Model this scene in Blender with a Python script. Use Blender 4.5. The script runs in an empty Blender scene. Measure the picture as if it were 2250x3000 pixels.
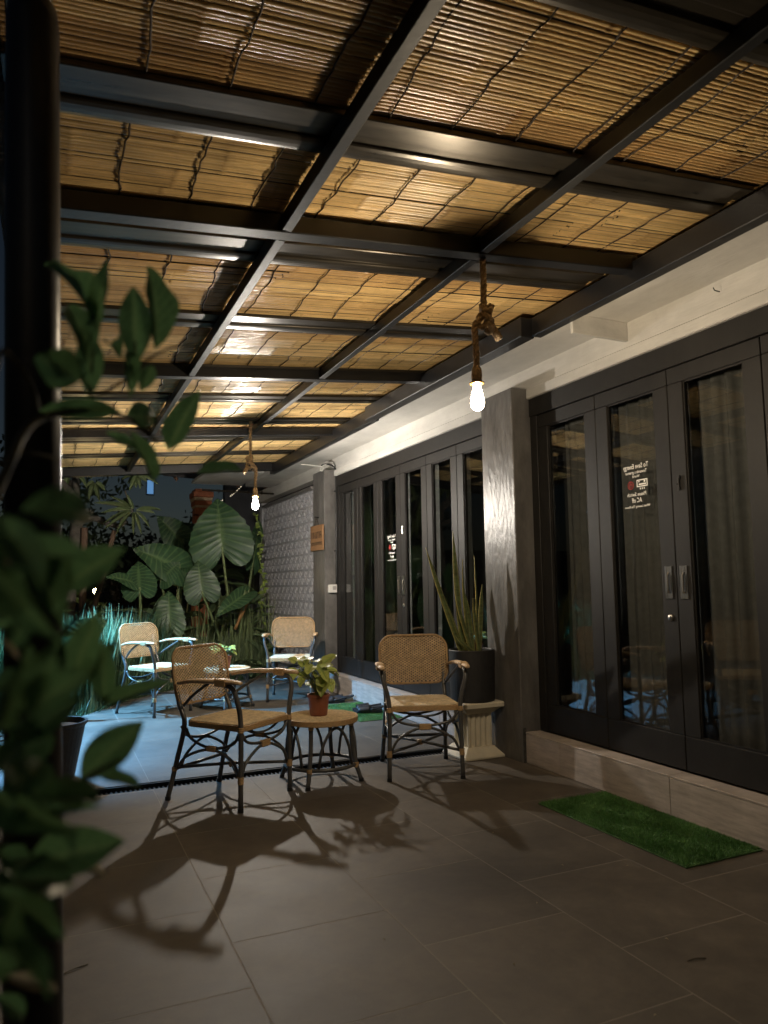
import bpy, bmesh, math, random
from mathutils import Vector, Matrix
R_ = math.radians
sc = bpy.context.scene
COL = sc.collection
random.seed(7)

# ------------------------------------------------------------------ camera
F_PX, YAW, PITCH, ROLL, CAM_H = 2153.1, R_(24.3086), R_(5.6202), R_(-0.81347), 1.222
def cam_axes():
    cy, sy, cp, sp = math.cos(YAW), math.sin(YAW), math.cos(PITCH), math.sin(PITCH)
    f = Vector((sy*cp, cy*cp, sp)); r = Vector((cy, -sy, 0)); u = r.cross(f)
    cr, sr = math.cos(ROLL), math.sin(ROLL)
    return cr*r+sr*u, -sr*r+cr*u, f
CR, CU, CF = cam_axes()
CAM = Vector((0, 0, CAM_H))
cam = bpy.data.cameras.new('camera'); camo = bpy.data.objects.new('camera', cam); COL.objects.link(camo)
camo.matrix_world = Matrix(((CR.x, CU.x, -CF.x, 0), (CR.y, CU.y, -CF.y, 0), (CR.z, CU.z, -CF.z, CAM_H), (0, 0, 0, 1)))
cam.sensor_fit = 'VERTICAL'; cam.sensor_height = 36; cam.lens = F_PX/3000*36
cam.clip_start = 0.05; cam.clip_end = 600
cam.dof.use_dof = True; cam.dof.focus_distance = 4.6; cam.dof.aperture_fstop = 3.1
sc.camera = camo

# ------------------------------------------------------------------ world (night sky), moon, exposure
w = bpy.data.worlds.new('World'); sc.world = w; w.use_nodes = True
nt = w.node_tree; nt.nodes.clear()
sky = nt.nodes.new('ShaderNodeTexSky'); sky.sky_type = 'NISHITA'; sky.sun_disc = False
sky.sun_elevation = R_(20.0); sky.sun_rotation = R_(200)   # a moonlit sky: the same sky, thousands of times dimmer
bg = nt.nodes.new('ShaderNodeBackground'); bg.inputs[1].default_value = 0.0045
wo = nt.nodes.new('ShaderNodeOutputWorld')
nt.links.new(sky.outputs[0], bg.inputs[0]); nt.links.new(bg.outputs[0], wo.inputs[0])
moon = bpy.data.lights.new('moon', 'SUN'); moon.energy = 0.006; moon.angle = R_(0.5); moon.color = (.8, .88, 1)
mo = bpy.data.objects.new('moon', moon); COL.objects.link(mo); mo.rotation_euler = (R_(70), 0, R_(-20))
sc.view_settings.view_transform = 'Standard'; sc.view_settings.look = 'None'
sc.view_settings.exposure = 0.0; sc.view_settings.gamma = 1.0
sc.render.engine = 'CYCLES'
sc.cycles.use_denoising = True; sc.cycles.max_bounces = 7; sc.cycles.diffuse_bounces = 4
sc.cycles.glossy_bounces = 3; sc.cycles.transparent_max_bounces = 12; sc.cycles.sample_clamp_indirect = 6
sc.cycles.caustics_reflective = False; sc.cycles.caustics_refractive = False
BULB1, BULB2, GARDEN = 2650.0, 9000.0, 1700.0

# ------------------------------------------------------------------ pixel helper (display pixels of the 1659 px wide view)
def ray(x, y):
    s = 2250/1659
    return CR*((x*s-1125)/F_PX) + CU*((1500-y*s)/F_PX) + CF
def atY(x, y, Y):
    d = ray(x, y); return CAM + d*(Y/d.y)
def atD(x, y, dist):
    return CAM + ray(x, y)*dist

# ------------------------------------------------------------------ materials
MATS = {}
def mat(name, col, rough=.6, metal=0., var=0., scale=8., stretch=(1, 1, 1), bump=0., bscale=None, spec=.5, obvar=0., col2=None, trans=0., emit=None, coat=0., space='Object', rvar=0.):
    if name in MATS: return MATS[name]
    m = bpy.data.materials.new(name); m.use_nodes = True; n = m.node_tree; L = n.links
    p = n.nodes['Principled BSDF']; out = n.nodes['Material Output']
    p.inputs['Base Color'].default_value = (*col, 1); p.inputs['Roughness'].default_value = rough
    p.inputs['Metallic'].default_value = metal; p.inputs['Specular IOR Level'].default_value = spec
    p.inputs['Coat Weight'].default_value = coat
    tc = n.nodes.new('ShaderNodeTexCoord'); mp = n.nodes.new('ShaderNodeMapping'); mp.inputs['Scale'].default_value = stretch
    L.new(tc.outputs[space], mp.inputs[0])
    src = None
    if var > 0 or col2:
        nz = n.nodes.new('ShaderNodeTexNoise'); nz.inputs['Scale'].default_value = scale; nz.inputs['Detail'].default_value = 6; nz.inputs['Roughness'].default_value = .65
        L.new(mp.outputs[0], nz.inputs[0])
        cr = n.nodes.new('ShaderNodeValToRGB'); cr.color_ramp.elements[0].position = .32; cr.color_ramp.elements[1].position = .68
        a = col2 if col2 else tuple(c*(1-var) for c in col); b = col if col2 else tuple(min(1, c*(1+var)) for c in col)
        cr.color_ramp.elements[0].color = (*a, 1); cr.color_ramp.elements[1].color = (*b, 1)
        L.new(nz.outputs[0], cr.inputs[0]); src = cr.outputs[0]
        if rvar > 0:
            mr = n.nodes.new('ShaderNodeMapRange'); mr.inputs[3].default_value = max(.03, rough-rvar); mr.inputs[4].default_value = rough+rvar
            L.new(nz.outputs[0], mr.inputs[0]); L.new(mr.outputs[0], p.inputs['Roughness'])
    if obvar > 0:
        oi = n.nodes.new('ShaderNodeObjectInfo'); mr = n.nodes.new('ShaderNodeMapRange')
        mr.inputs[3].default_value = 1-obvar; mr.inputs[4].default_value = 1+obvar
        L.new(oi.outputs['Random'], mr.inputs[0])
        mx = n.nodes.new('ShaderNodeVectorMath'); mx.operation = 'SCALE'
        if src: L.new(src, mx.inputs[0])
        else: mx.inputs[0].default_value = col
        L.new(mr.outputs[0], mx.inputs['Scale']); src = mx.outputs[0]
    if src: L.new(src, p.inputs['Base Color'])
    if bump > 0:
        b2 = n.nodes.new('ShaderNodeTexNoise'); b2.inputs['Scale'].default_value = bscale or scale*3; b2.inputs['Detail'].default_value = 5
        L.new(mp.outputs[0], b2.inputs[0])
        bp = n.nodes.new('ShaderNodeBump'); bp.inputs['Strength'].default_value = bump; bp.inputs['Distance'].default_value = .02
        L.new(b2.outputs[0], bp.inputs['Height']); L.new(bp.outputs[0], p.inputs['Normal'])
    if emit:
        p.inputs['Emission Color'].default_value = (*emit[0], 1); p.inputs['Emission Strength'].default_value = emit[1]
    if trans > 0:
        t = n.nodes.new('ShaderNodeBsdfTranslucent')
        if src: L.new(src, t.inputs[0])
        else: t.inputs[0].default_value = (*col, 1)
        ms = n.nodes.new('ShaderNodeMixShader'); ms.inputs[0].default_value = trans
        L.new(p.outputs[0], ms.inputs[1]); L.new(t.outputs[0], ms.inputs[2]); L.new(ms.outputs[0], out.inputs[0])
    MATS[name] = m; return m

def attr_mat(name, c0, c1, rough=.5, spec=.5, var=.25, scale=20., stretch=(1, 1, 1), trans=0., obvar=0., bump=0., c2=None):
    """colour c0 -> c1 by the red channel of the 'mark' attribute (veins, margins, bamboo joints), noise on top"""
    if name in MATS: return MATS[name]
    m = mat(name, c0, rough, var=var, scale=scale, stretch=stretch, spec=spec, trans=trans, obvar=obvar, bump=bump)
    n = m.node_tree; L = n.links; p = n.nodes['Principled BSDF']
    at = n.nodes.new('ShaderNodeAttribute'); at.attribute_name = 'mark'
    sp = n.nodes.new('ShaderNodeSeparateColor'); L.new(at.outputs['Color'], sp.inputs[0])
    mx = n.nodes.new('ShaderNodeMix'); mx.data_type = 'RGBA'
    old = p.inputs['Base Color'].links[0].from_socket
    L.new(sp.outputs[0], mx.inputs['Factor']); L.new(old, mx.inputs['A']); mx.inputs['B'].default_value = (*c1, 1)
    res = mx.outputs['Result']
    if c2:
        m2 = n.nodes.new('ShaderNodeMix'); m2.data_type = 'RGBA'; L.new(sp.outputs[1], m2.inputs['Factor'])
        L.new(res, m2.inputs['A']); m2.inputs['B'].default_value = (*c2, 1); res = m2.outputs['Result']
    L.new(res, p.inputs['Base Color'])
    for nd in n.nodes:
        if nd.type == 'BSDF_TRANSLUCENT': L.new(res, nd.inputs[0])
    return m

def glass_mat():
    m = bpy.data.materials.new('pane_glass'); m.use_nodes = True; n = m.node_tree; n.nodes.clear(); L = n.links
    tr = n.nodes.new('ShaderNodeBsdfTransparent'); tr.inputs[0].default_value = (.78, .79, .78, 1)
    gl = n.nodes.new('ShaderNodeBsdfGlossy'); gl.inputs['Roughness'].default_value = .015; gl.inputs[0].default_value = (1, 1, 1, 1)
    ge = n.nodes.new('ShaderNodeNewGeometry'); dt = n.nodes.new('ShaderNodeVectorMath'); dt.operation = 'DOT_PRODUCT'
    L.new(ge.outputs['Normal'], dt.inputs[0]); L.new(ge.outputs['Incoming'], dt.inputs[1])
    def mth(op, a, b=None):
        q = n.nodes.new('ShaderNodeMath'); q.operation = op
        for i, v in enumerate((a, b)):
            if v is None: continue
            if isinstance(v, (int, float)): q.inputs[i].default_value = v
            else: L.new(v, q.inputs[i])
        return q.outputs[0]
    f0 = .05; fac = mth('ADD', mth('MULTIPLY', mth('POWER', mth('SUBTRACT', 1., mth('ABSOLUTE', dt.outputs['Value'])), 5.), 1-f0), f0)
    mx = n.nodes.new('ShaderNodeMixShader'); o = n.nodes.new('ShaderNodeOutputMaterial')
    L.new(fac, mx.inputs[0]); L.new(tr.outputs[0], mx.inputs[1]); L.new(gl.outputs[0], mx.inputs[2]); L.new(mx.outputs[0], o.inputs[0])
    return m
GLASS = glass_mat()

tile_m = mat('tile_stone', (.090, .075, .059), .60, var=.22, scale=3.2, bump=.03, bscale=90, obvar=.12, space='Object', rvar=.08)
def stain(m, sc1, lo, hi, amt):
    n = m.node_tree; L = n.links; p = n.nodes['Principled BSDF']; old = p.inputs['Base Color'].links[0].from_socket
    ge = n.nodes.new('ShaderNodeNewGeometry'); nz = n.nodes.new('ShaderNodeTexNoise'); nz.inputs['Scale'].default_value = sc1; nz.inputs['Detail'].default_value = 8; nz.inputs['Roughness'].default_value = .7; nz.inputs['Distortion'].default_value = .6
    L.new(ge.outputs['Position'], nz.inputs[0]); mr = n.nodes.new('ShaderNodeMapRange'); mr.inputs[1].default_value = lo; mr.inputs[2].default_value = hi; mr.inputs[3].default_value = 1-amt; mr.inputs[4].default_value = 1+amt
    L.new(nz.outputs[0], mr.inputs[0]); vm = n.nodes.new('ShaderNodeVectorMath'); vm.operation = 'SCALE'; L.new(old, vm.inputs[0]); L.new(mr.outputs[0], vm.inputs['Scale']); L.new(vm.outputs[0], p.inputs['Base Color'])
stain(tile_m, 1.3, .3, .7, .28); stain(tile_m, 9., .35, .65, .12)
grout_m = mat('grout', (.21, .185, .155), .85, var=.2, scale=12)
black_m = mat('black_paint', (.010, .010, .011), .38, var=.35, scale=5, bump=.05, bscale=30)
rafter_m = mat('rafter_paint', (.010, .010, .0103), .45, var=.35, scale=6, bump=.05, bscale=40)
steel_m = mat('galvanised_steel', (.048, .040, .029), .30, metal=.45, var=.45, scale=2.5, stretch=(1, 10, 10), bump=.015, bscale=14, rvar=.07)
pillar_m = mat('pillar_paint', (.130, .123, .117), .36, var=.32, scale=7, stretch=(1, 1, .35), bump=.28, bscale=26, rvar=.12)
door_m = mat('door_paint', (.0165, .015, .0138), .55, spec=.32, var=.2, scale=5, stretch=(1, 1, .3), bump=.05, bscale=40)
white_m = mat('white_paint', (.62, .60, .565), .7, var=.13, scale=2.6, stretch=(1.5, .6, 3), bump=.10, bscale=22)
riser_m = mat('wood_look_tile', (.56, .49, .44), .42, col2=(.36, .31, .275), scale=5, stretch=(1, 1.2, 9), bump=.05, bscale=12, obvar=.06)
soil_m = mat('soil', (.035, .028, .02), .95, var=.4, scale=9, bump=.6, bscale=30)
rattan_m = mat('rattan', (.56, .415, .25), .5, var=.32, scale=40, bump=.15, bscale=120)
rattan3_m = mat('rattan_lit', (.66, .53, .345), .5, var=.28, scale=40, bump=.15, bscale=120)  # seat and table-top rattan, lamp light lifted into its colour
rattan2_m = mat('rattan_dark', (.40, .26, .13), .55, var=.35, scale=30, bump=.2, bscale=120)
wrap_m = mat('rattan_wrap', (.48, .31, .15), .5, var=.3, scale=60, stretch=(1, 1, 6), bump=.3, bscale=90)
frame_m = mat('frame_tube', (.085, .083, .080), .33, var=.25, scale=18, bump=.05)
rope_m = mat('hemp_rope', (.46, .34, .22), .85, var=.4, scale=60, bump=.5, bscale=150)
plastic_m = mat('black_plastic', (.018, .018, .018), .45, var=.2, scale=20)
chrome_m = mat('brushed_steel', (.55, .52, .48), .28, metal=1., var=.1, scale=30, stretch=(1, 1, .1))
terra_m = mat('terracotta_plastic', (.26, .085, .045), .5, var=.15, scale=12, bump=.05)
plaster_m = mat('cream_plaster', (.66, .60, .47), .65, var=.12, scale=9, bump=.12, bscale=40)
pot_m = mat('black_pot', (.022, .021, .021), .55, var=.25, scale=30, bump=.15, bscale=120)
curtain_m = mat('curtain', (.21, .205, .20), .85, var=.15, scale=20)
curtain2_m = mat('light_curtain', (.26, .26, .26), .85, var=.15, scale=20)
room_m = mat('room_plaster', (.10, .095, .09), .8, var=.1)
turf_m = mat('turf', (.115, .26, .075), .6, var=.4, scale=45, spec=.3)
backing_m = mat('turf_backing', (.05, .12, .035), .9, var=.2)
string_m = mat('binding_string', (.035, .022, .012), .8, var=.3, scale=50)
sign_m = mat('sign_wood', (.34, .19, .09), .6, col2=(.25, .13, .06), scale=6, stretch=(8, 1, 8), bump=.1)
ink_m = mat('burnt_letter', (.05, .028, .015), .7, var=.2)
sticker_m = mat('sticker_white', (.92, .91, .87), .6, var=.04)
red_m = mat('sticker_red', (.55, .05, .05), .6, var=.05)
wall_far_m = mat('boundary_render', (.075, .078, .090), .85, var=.3, scale=1.2, bump=.2)
bark_m = mat('bark', (.20, .175, .145), .85, col2=(.09, .08, .065), scale=12, bump=.6, bscale=20)
wood_post_m = mat('prop_wood', (.19, .115, .075), .7, var=.25, scale=10, stretch=(6, 6, 1))
orange_m = mat('orange_paint', (.46, .15, .065), .65, col2=(.30, .09, .04), scale=14, bump=.3, bscale=25)
cream_m = mat('aged_cream', (.55, .42, .28), .7, var=.2, scale=20)
breeze_m = mat('breeze_concrete', (.36, .36, .38), .8, var=.15, scale=12, bump=.2, bscale=60)
roof_m = mat('far_roof', (.05, .045, .045), .8, var=.3, scale=6)
bamboo_m = attr_mat('bamboo', (.80, .54, .245), (.24, .13, .055), .30, .6, .34, 1.0, (1.6, 30, 1), c2=(.42, .23, .085))
alo_m = attr_mat('alocasia_leaf', (.034, .080, .036), (.10, .165, .065), .42, .4, .22, 6, trans=.22, obvar=.15)
shrub_m = attr_mat('shrub_leaf', (.085, .185, .075), (.15, .25, .10), .36, .5, .35, 14, trans=.48, obvar=.35)
pale_m = mat('pale_leaf', (.42, .36, .24), .6, var=.25, scale=20, trans=.3)
pothos_m = attr_mat('variegated_leaf', (.46, .50, .14), (.24, .33, .08), .42, .4, .4, 45, trans=.25, obvar=.25)
sans_m = attr_mat('snake_plant_blade', (.060, .090, .038), (.50, .42, .13), .45, .4, .75, 7, (1, 1, 8))
frang_m = attr_mat('frangipani_leaf', (.14, .20, .085), (.24, .28, .13), .45, .4, .2, 8, trans=.2, obvar=.2)
grass_m = mat('reed_blade', (.045, .085, .036), .45, var=.45, scale=5, stretch=(3, 3, 1), trans=.2)
stem_m = mat('green_stem', (.14, .18, .07), .5, var=.25, scale=12)
twig_m = mat('twig', (.075, .06, .03), .7, var=.3, scale=20)
dry_m = mat('dry_leaf', (.30, .15, .045), .7, var=.35, scale=15)
dark_tree_m = mat('dark_foliage', (.035, .055, .028), .6, var=.5, scale=6, trans=.15, obvar=.2)

stain(bamboo_m, 2.2, .30, .72, .30); stain(alo_m, 6., .3, .7, .3); stain(shrub_m, 25., .3, .7, .25); stain(pillar_m, 3.5, .3, .7, .22); stain(white_m, 1.4, .3, .7, .10); stain(door_m, 6., .3, .7, .25); stain(riser_m, 4., .3, .7, .15)
# ------------------------------------------------------------------ mesh builder
class MB:
    def __init__(s): s.v = []; s.f = []; s.mk = {}; s.mi = []
    def add(s, vs, fs, mi=0):
        o = len(s.v); s.v += [tuple(v) for v in vs]; s.f += [tuple(i+o for i in f) for f in fs]; s.mi += [mi]*len(fs); return o
    def box(s, a, b, mi=0):
        x0, y0, z0 = a; x1, y1, z1 = b
        s.add([(x0,y0,z0),(x1,y0,z0),(x1,y1,z0),(x0,y1,z0),(x0,y0,z1),(x1,y0,z1),(x1,y1,z1),(x0,y1,z1)],
              [(0,3,2,1),(4,5,6,7),(0,1,5,4),(1,2,6,5),(2,3,7,6),(3,0,4,7)], mi); return s
    def bbox(s, a, b, e, mi=0):
        """box with chamfered edges"""
        bm = bmesh.new(); bmesh.ops.create_cube(bm, size=1)
        for v in bm.verts: v.co = Vector([(a[i]+b[i])/2 + v.co[i]*(b[i]-a[i]) for i in range(3)])
        bmesh.ops.bevel(bm, geom=bm.edges[:], offset=e, segments=1, affect='EDGES')
        bm.verts.index_update(); s.add([v.co for v in bm.verts], [[v.index for v in f.verts] for f in bm.faces], mi); bm.free(); return s
    def prismX(s, prof, x0, x1, dz0=0, dz1=0):
        """profile [(y,z)] extruded along X, ends lifted by dz"""
        n = len(prof)
        vs = [(x0, y, z+dz0) for y, z in prof]+[(x1, y, z+dz1) for y, z in prof]
        s.add(vs, [(i, (i+1) % n, n+(i+1) % n, n+i) for i in range(n)]+[tuple(range(n))[::-1], tuple(range(n, 2*n))]); return s
    def tube(s, pts, r, seg=8, mi=0, flat=1., closed=False):
        pts = [Vector(p) for p in pts]; n = len(pts)
        rs = r if isinstance(r, (list, tuple)) else [r]*n
        o = len(s.v); prev = None
        for i, p in enumerate(pts):
            if closed: t = pts[(i+1) % n]-pts[i-1]
            else: t = pts[min(i+1, n-1)]-pts[max(i-1, 0)]
            t.normalize()
            if prev is None:
                a = Vector((0, 0, 1)) if abs(t.z) < .9 else Vector((0, 1, 0))
                u = t.cross(a).normalized()
            else:
                u = prev - t*prev.dot(t)
                u = u.normalized() if u.length > 1e-6 else t.orthogonal().normalized()
            prev = u; v = t.cross(u)
            for k in range(seg):
                an = 2*math.pi*k/seg
                s.v.append(tuple(p+u*math.cos(an)*rs[i]+v*math.sin(an)*rs[i]*flat))
        m = n if closed else n-1
        for i in range(m):
            j = (i+1) % n
            for k in range(seg):
                s.f.append((o+i*seg+k, o+i*seg+(k+1) % seg, o+j*seg+(k+1) % seg, o+j*seg+k)); s.mi.append(mi)
        if not closed:
            s.f.append(tuple(o+k for k in range(seg))[::-1]); s.f.append(tuple(o+(n-1)*seg+k for k in range(seg))); s.mi += [mi, mi]
        return s
    def lathe(s, prof, c=(0, 0, 0), seg=24, mi=0, cap=True):
        o = len(s.v); n = len(prof)
        for r, z in prof:
            for k in range(seg):
                a = 2*math.pi*k/seg; s.v.append((c[0]+r*math.cos(a), c[1]+r*math.sin(a), c[2]+z))
        for i in range(n-1):
            for k in range(seg):
                s.f.append((o+i*seg+k, o+i*seg+(k+1) % seg, o+(i+1)*seg+(k+1) % seg, o+(i+1)*seg+k)); s.mi.append(mi)
        if cap:
            s.f.append(tuple(o+k for k in range(seg))[::-1]); s.f.append(tuple(o+(n-1)*seg+k for k in range(seg))); s.mi += [mi, mi]
        return s
    def mesh(s, name):
        me = bpy.data.meshes.new(name); me.from_pydata(s.v, [], s.f); me.update()
        if s.mk:
            ca = me.color_attributes.new('mark', 'FLOAT_COLOR', 'POINT')
            for i in range(len(s.v)):
                m = s.mk.get(i, 0); g = 0
                if isinstance(m, tuple): m, g = m
                ca.data[i].color = (m, g, 0, 1)
        return me
    def build(s, name, m, parent=None, smooth=False, local=False, kind=None):
        if parent is not None and not local:
            inv = wm(parent).inverted(); s.v = [tuple(inv @ Vector(v)) for v in s.v]
        me = s.mesh(name)
        ms = m if isinstance(m, (list, tuple)) else [m]
        for x in ms: me.materials.append(x)
        if len(ms) > 1: me.polygons.foreach_set('material_index', s.mi)
        if smooth: me.polygons.foreach_set('use_smooth', [True]*len(me.polygons))
        o = bpy.data.objects.new(name, me); COL.objects.link(o)
        if parent is not None: o.parent = parent
        if kind: o['kind'] = kind
        return o
def wm(o):
    m = o.matrix_basis.copy()
    while o.parent is not None:
        o = o.parent; m = o.matrix_basis @ m
    return m
def tag(o, label, cat, group=None):
    o['label'] = label; o['category'] = cat
    if group: o['group'] = group
    return o
def thing(name, label, cat, loc=(0, 0, 0), rz=0., group=None):
    o = bpy.data.objects.new(name, None); COL.objects.link(o)
    o.matrix_basis = Matrix.Translation(Vector(loc)) @ Matrix.Rotation(rz, 4, 'Z'); o.empty_display_size = .1
    return tag(o, label, cat, group)
def struct(o): o['kind'] = 'structure'; return o
def inst(me, name, parent, world):
    """another object on shared mesh data, given its world matrix"""
    o = bpy.data.objects.new(name, me); COL.objects.link(o)
    if parent is not None:
        o.parent = parent; world = wm(parent).inverted() @ world
    o.matrix_basis = world; return o
def copy_tree(o, parent=None):
    c = o.copy(); COL.objects.link(c); c.parent = parent
    for ch in [x for x in bpy.data.objects if x.parent == o]: copy_tree(ch, c)
    return c
def curve_pts(pts, n=6):
    """Catmull-Rom through points"""
    P = [Vector(p) for p in pts]; P = [P[0]*2-P[1]]+P+[P[-1]*2-P[-2]]; out = []
    for i in range(1, len(P)-2):
        for k in range(n):
            t = k/n; a, b, c, d = P[i-1], P[i], P[i+1], P[i+2]
            out.append(.5*((2*b)+(c-a)*t+(2*a-5*b+4*c-d)*t*t+(3*b-a-3*c+d)*t**3))
    out.append(P[-2]); return out
def frame(base, tip, normal, wid, length=None):
    base, tip, normal = Vector(base), Vector(tip), Vector(normal)
    y = tip-base; L = length or y.length; y.normalize(); x = y.cross(normal).normalized(); z = x.cross(y)
    return Matrix(((x.x*wid, y.x*L, z.x*L, base.x), (x.y*wid, y.y*L, z.y*L, base.y), (x.z*wid, y.z*L, z.z*L, base.z), (0, 0, 0, 1)))

# ------------------------------------------------------------------ ground and patio floor
def edge_x_to_y():
    return [(-.38, .2), (-.38, 5.2), (-.30, 6.0), (-.15, 6.8), (.10, 7.45), (.335, 7.84), (.746, 8.55), (1.11, 9.0), (1.6, 9.4), (2.2, 9.7), (2.98, 9.9), (3.0, 9.92)]
EDGE = edge_x_to_y()
def far_limit(x):
    for (x0, y0), (x1, y1) in zip(EDGE[1:], EDGE[2:]):
        if x0 <= x <= x1: return y0+(y1-y0)*(x-x0)/(x1-x0)
    return 5.2 if x < -.38 else 9.92
g = MB(); g.add([(-150, -60, -.12), (150, -60, -.12), (150, 240, -.12), (-150, 240, -.12)], [(0, 1, 2, 3)])
struct(g.build('ground', soil_m))
fl = MB()
n = 40
xs = [-.38+(2.984+.38)*i/n for i in range(n+1)]
near = [(x, .2) for x in xs]
def slab(mb, y0f, y1f, zt):
    for i in range(n):
        a, b = xs[i], xs[i+1]
        mb.add([(a, y0f(a), zt), (b, y0f(b), zt), (b, y1f(b), zt), (a, y1f(a), zt), (a, y0f(a), -.1), (b, y0f(b), -.1), (b, y1f(b), -.1), (a, y1f(a), -.1)],
               [(0, 1, 2, 3), (3, 2, 6, 7), (0, 4, 5, 1)]+([(0, 3, 7, 4)] if i == 0 else []))
slab(fl, lambda x: .2, lambda x: 4.80, -.0002)
slab(fl, lambda x: 4.975, lambda x: max(5.0, far_limit(x)), -.0002)
floor = struct(fl.build('floor', grout_m))
def tile_piece(x0, x1, y0, y1):
    # clip the far edge of the tile with the curved garden edge
    gsz = .0024; x0 += gsz; x1 -= gsz; y0 += gsz; y1 -= gsz
    k = 4; top = []
    for i in range(k+1):
        x = x0+(x1-x0)*i/k; top.append((x, min(y1, far_limit(x)-.02)))
    if max(p[1] for p in top) < y0+.03: return
    top = [(x, max(y, y0+.001)) for x, y in top]
    m = MB(); N = 2*(k+1)
    ring = [(x0+(x1-x0)*i/k, y0) for i in range(k+1)]+top[::-1]
    e = .003; cx = sum(p[0] for p in ring)/N; cy = sum(p[1] for p in ring)/N
    dz = random.uniform(.0001, .0004)
    outer = [(x-cx, y-cy, -.012) for x, y in ring]; mid = [(x-cx, y-cy, -.0001+dz*.2) for x, y in ring]
    inn = [((x-cx)*(1-e*3), (y-cy)*(1-e*3), dz) for x, y in ring]
    m.add(outer+mid+inn, [(i, (i+1) % N, N+(i+1) % N, N+i) for i in range(N)]+[(N+i, N+(i+1) % N, 2*N+(i+1) % N, 2*N+i) for i in range(N)])
    m.add(inn, [tuple(range(N))])
    o = m.build('tile', tile_m, None, local=True); o.parent = floor; o.location = (cx, cy, 0)
    o.rotation_euler = (random.uniform(-.0001, .0001), random.uniform(-.0001, .0001), 0)
TX = [-.38, .012, .598, 1.184, 1.770, 2.356, 2.942, 2.982]
for c in range(len(TX)-1):
    off = 2.65 if c % 2 == 0 else 2.345
    ys = [off+.607*k for k in range(-6, 14)]
    for y0 in ys:
        y1 = y0+.607
        if y1 < .3 or y0 > 9.9: continue
        for a, b in ((max(y0, .22), min(y1, 4.80)), (max(y0, 4.975), y1)):
            if b-a > .04: tile_piece(TX[c], TX[c+1], a, b)
# drain channel with grating
dr = thing('drain_channel', 'dark metal drain grating crossing the tiled patio floor under the near chairs', 'drain', (1.3, 4.888, -.06))
d = MB(); d.box((-.38, 4.80, -.09), (2.98, 4.975, -.08)); d.build('trough', plastic_m, dr)
d = MB(); d.box((-.38, 4.806, -.03), (2.98, 4.822, -.004)); d.box((-.38, 4.953, -.03), (2.98, 4.969, -.004)); d.build('rail', black_m, dr)
gm = None
x = -.36
while x < 2.96:
    if gm is None:
        b = MB().bbox((-.007, -.064, -.012), (.007, .064, .008), .002); o = b.build('grate_bar', black_m, None, local=True); gm = o.data
        o.parent = dr; o.location = (x-1.3, 0, .028)
    else: inst(gm, 'grate_bar', dr, Matrix.Translation((x, 4.888, -.032)))
    x += .028

# ------------------------------------------------------------------ building: step, pillars, doors, lintel, white soffit
bl = thing('villa_facade', 'dark folding glass door front with grey pillars, white soffit and tiled step', 'building', (3.11, 4.5, 0))
b = MB()
for y0, y1 in ((.2, 4.307), (4.72, 8.28)): b.box((2.994, y0, -.05), (3.6, y1, .192))
b.build('step_core', grout_m, bl)
def riser(y0, y1):
    r = MB(); r.bbox((2.982, y0+.0015, .001), (2.995, y1-.0015, .1905), .0015)
    r.build('riser_tile', riser_m, bl)
    t = MB(); t.bbox((2.980, y0+.0015, .1925), (3.108, y1-.0015, .204), .002); t.build('tread_tile', riser_m, bl)
for a, c in ((4.307, .2), (8.28, 4.72)):
    y = 3.932 if a < 5 else 8.28
    if a < 5: riser(3.932, 4.305)
    while y > c:
        riser(max(y-.915, c), y-.0005); y -= .915
def pillar(y0, y1):
    p = MB(); p.bbox((2.956, y0, -.02), (3.22, y1, 2.612), .006); return p.build('pillar', pillar_m, bl)
pil1 = pillar(4.307, 4.72); pil2 = pillar(8.28, 8.70)
b = MB(); b.bbox((2.962, 4.2985, .0), (2.99, 4.306, .23), .003); b.build('pillar_foot_patch', mat('worn_base', (.05, .047, .043), .8, var=.5, scale=30, bump=.4), bl)
# lintel, cornice, wall strip, soffit, plank
for y0, y1 in ((.2, 4.305), (4.722, 8.278)):
    b = MB(); b.bbox((3.098, y0, 2.402), (3.20, y1, 2.532), .003); b.build('lintel', door_m, bl)
    b = MB(); b.bbox((3.078, y0, 2.534), (3.2, y1, 2.606), .006); b.build('cornice', white_m, bl)
b = MB(); b.box((3.112, .2, 2.607), (3.25, 12.0, 2.79)); b.build('wall', white_m, bl)
b = MB(); b.box((2.706, .2, 2.766), (3.11, 11.2, 2.85)); b.build('soffit', white_m, bl)
b = MB(); b.bbox((2.70, 3.296, 2.650), (3.108, 3.318, 2.765), .002); b.build('drop_plank', white_m, bl)
b = MB(); b.tube([(3.10, 2.62, 2.70), (3.085, 2.62, 2.70), (3.07, 2.625, 2.705), (3.068, 2.63, 2.72)], .003, 6); b.build('hook', black_m, bl)
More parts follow.
